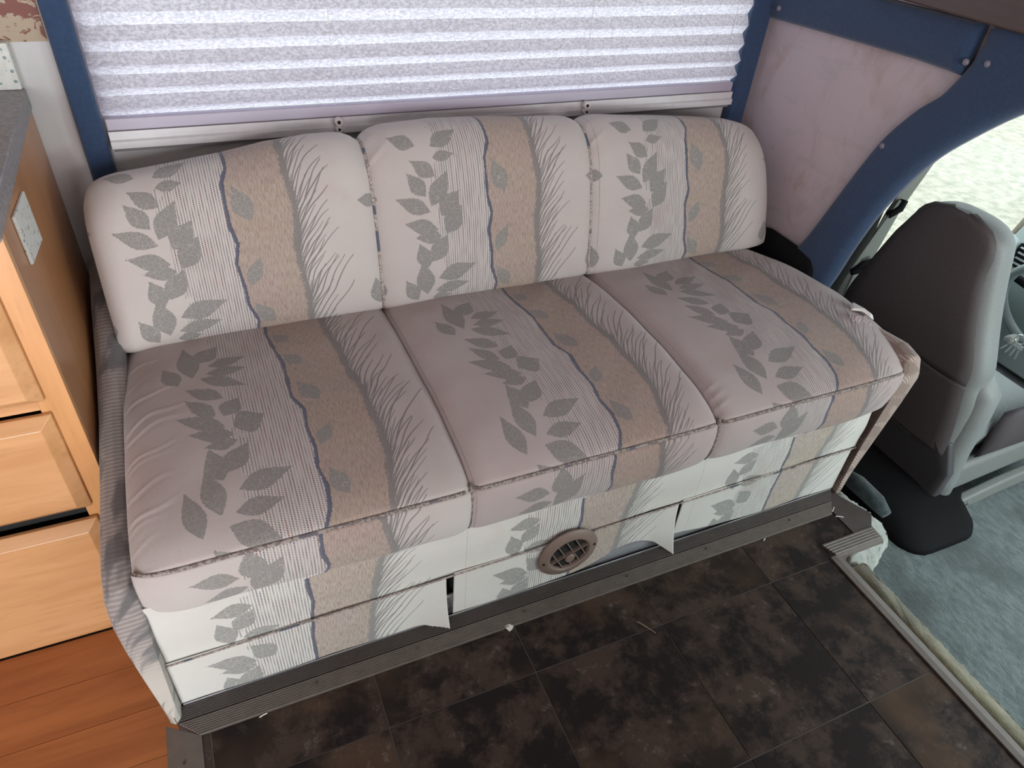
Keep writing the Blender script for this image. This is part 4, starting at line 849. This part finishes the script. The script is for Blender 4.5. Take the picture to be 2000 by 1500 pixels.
# ================================================================== seat belt, wheel, dash, keys
sb = thing('seat_belt', 'grey-green seat belt hanging at the cab door window', 'seat belt', (2.0, 1.40, 0.3))
def band(pts, w, name, mat):
    V = []; F = []
    for (x, y, z) in pts: V += [(x-w/2, y, z), (x+w/2, y, z), (x+w/2, y+0.004, z), (x-w/2, y+0.004, z)]
    m_ = len(pts); 
    for i in range(m_-1):
        for k in range(4): F.append((i*4+k, i*4+(k+1) % 4, (i+1)*4+(k+1) % 4, (i+1)*4+k))
    F += [(0, 1, 2, 3), (m_*4-1, m_*4-2, m_*4-3, m_*4-4)]
    return mesh_obj(name, V, F, mat, sb)
band([(2.075, 1.40, 0.72), (2.015, 1.40, 0.56), (1.975, 1.39, 0.42), (1.955, 1.38, 0.30), (1.935, 1.37, 0.16)], 0.062, 'webbing', M_belt)
band([(2.005, 1.385, 0.60), (1.905, 1.375, 0.38), (1.86, 1.37, 0.2)], 0.02, 'pillar_cover', M_belt)
MB().tube([(1.90, 1.375, 0.372), (1.94, 1.37, 0.395), (1.98, 1.365, 0.405), (1.99, 1.37, 0.385), (1.95, 1.375, 0.365), (1.91, 1.38, 0.36)], 0.009, 8, closed=True).out('buckle_guide', M_black, sb, smooth=True)
MB().tube([(1.975, 1.385, 0.555), (2.01, 1.38, 0.575), (2.02, 1.385, 0.60)], 0.012, 8).out('upper_guide', M_black, sb, smooth=True)
wh = thing('steering_wheel', 'grey steering wheel partly in view beyond the driver seat', 'steering wheel', (2.5, 1.01, 0.30))
pts = []; 
for k in range(48):
    a = 2*math.pi*k/48; r = 0.195; pts.append((2.5-0.09*math.sin(a)*0.9-0.02+0.0, 1.01+r*math.cos(a), 0.30+r*0.9*math.sin(a)))
MB().tube(pts, 0.015, 10, closed=True).out('rim', M_wheel, wh, smooth=True)
for a in (20, 160, 270):
    MB().tube([(2.5-0.08*math.sin(R(a)), 1.01+0.185*math.cos(R(a)), 0.30+0.17*math.sin(R(a))), (2.52, 1.01+0.05*math.cos(R(a)), 0.30+0.05*math.sin(R(a)))], 0.014, 8).out('spoke', M_black, wh, smooth=True)
MB().loft([[(x, 1.01+r*math.cos(k*math.pi/10), 0.30+r*math.sin(k*math.pi/10)) for k in range(20)] for x, r in ((2.58, 0.05), (2.53, 0.075), (2.50, 0.06))]).out('hub', M_black, wh, smooth=True)
db = thing('dashboard', 'pale teal grey dashboard with air vents at the right edge', 'dashboard', (2.95, 0.9, 0.1))
MB().prism([(2.80, -0.12), (2.78, 0.10), (2.72, 0.20), (2.71, 0.36), (2.76, 0.43), (3.2, 0.52), (3.3, 0.40), (3.3, -0.12)], 1, -0.5, 1.395).out('dash_body', M_dash, db, bevel=0.01)
MB().loft([[(2.70+dx, 1.385+r*math.cos(k*math.pi/10), 0.35+r*0.8*math.sin(k*math.pi/10)) for k in range(20)] for dx, r in ((0.05, 0.035), (0.0, 0.038), (-0.03, 0.030), (-0.04, 0.015))]).out('speaker_pod', M_dash, db, smooth=True)
fr_ = MB().box(2.700, 2.712, 1.19, 1.345, 0.285, 0.375).out('vent_frame', M_black, db, bevel=0.004)
for k in range(4): MB().hexa([(2.694, 1.20, 0.30+k*0.02), (2.694, 1.335, 0.30+k*0.02), (2.703, 1.335, 0.305+k*0.02), (2.703, 1.20, 0.305+k*0.02)], [(2.694, 1.20, 0.302+k*0.02), (2.694, 1.335, 0.302+k*0.02), (2.703, 1.335, 0.307+k*0.02), (2.703, 1.20, 0.307+k*0.02)]).out('slat', M_dash, fr_)
box('column', M_black, db, 2.60, 2.75, 0.93, 1.08, 0.12, 0.24, bevel=0.02)
ky = thing('key_bunch', 'silver keys with a yellow tag hanging at the steering column', 'keys', (2.34, 1.01, 0.22))
MB().tube([(2.34, 1.008+0.016*math.cos(k*math.pi/8), 0.250+0.016*math.sin(k*math.pi/8)) for k in range(16)], 0.0018, 6, closed=True).out('key_ring', M_metal, ky)
for (dy, a) in ((0.006, 0.25), (-0.004, 0.1), (-0.014, -0.1), (0.014, 0.45)):
    c0 = (2.34-abs(dy)*0.3, 1.008+dy, 0.236); b = MB()
    hd = [(0.010*math.cos(k*math.pi/5), 0.010*math.sin(k*math.pi/5)-0.008) for k in range(10)]
    sh = [(-0.003, -0.015), (0.003, -0.015), (0.003, -0.05), (0.0, -0.054), (-0.003, -0.048)]
    for pg in (hd, sh):
        q = [(c0[1]+y*math.cos(a)-z*math.sin(a)*-1*0-z*math.sin(a), c0[2]+y*math.sin(a)*0+z*math.cos(a)) for y, z in pg]; b.prism(q, 0, c0[0]-0.001, c0[0]+0.001)
    b.out('key', M_metal, ky)
MB().prism([(0.985, 0.262), (1.006, 0.268), (1.002, 0.300), (0.98, 0.295)], 0, 2.335, 2.341).out('tag', M_yellow, ky, bevel=0.002)
MB().loft([[(x, 1.035+r*math.cos(k*math.pi/8), 0.232+r*math.sin(k*math.pi/8)) for k in range(16)] for x, r in ((2.36, 0.016), (2.33, 0.016), (2.322, 0.010))]).out('ignition_barrel', M_plasG, ky, smooth=True)
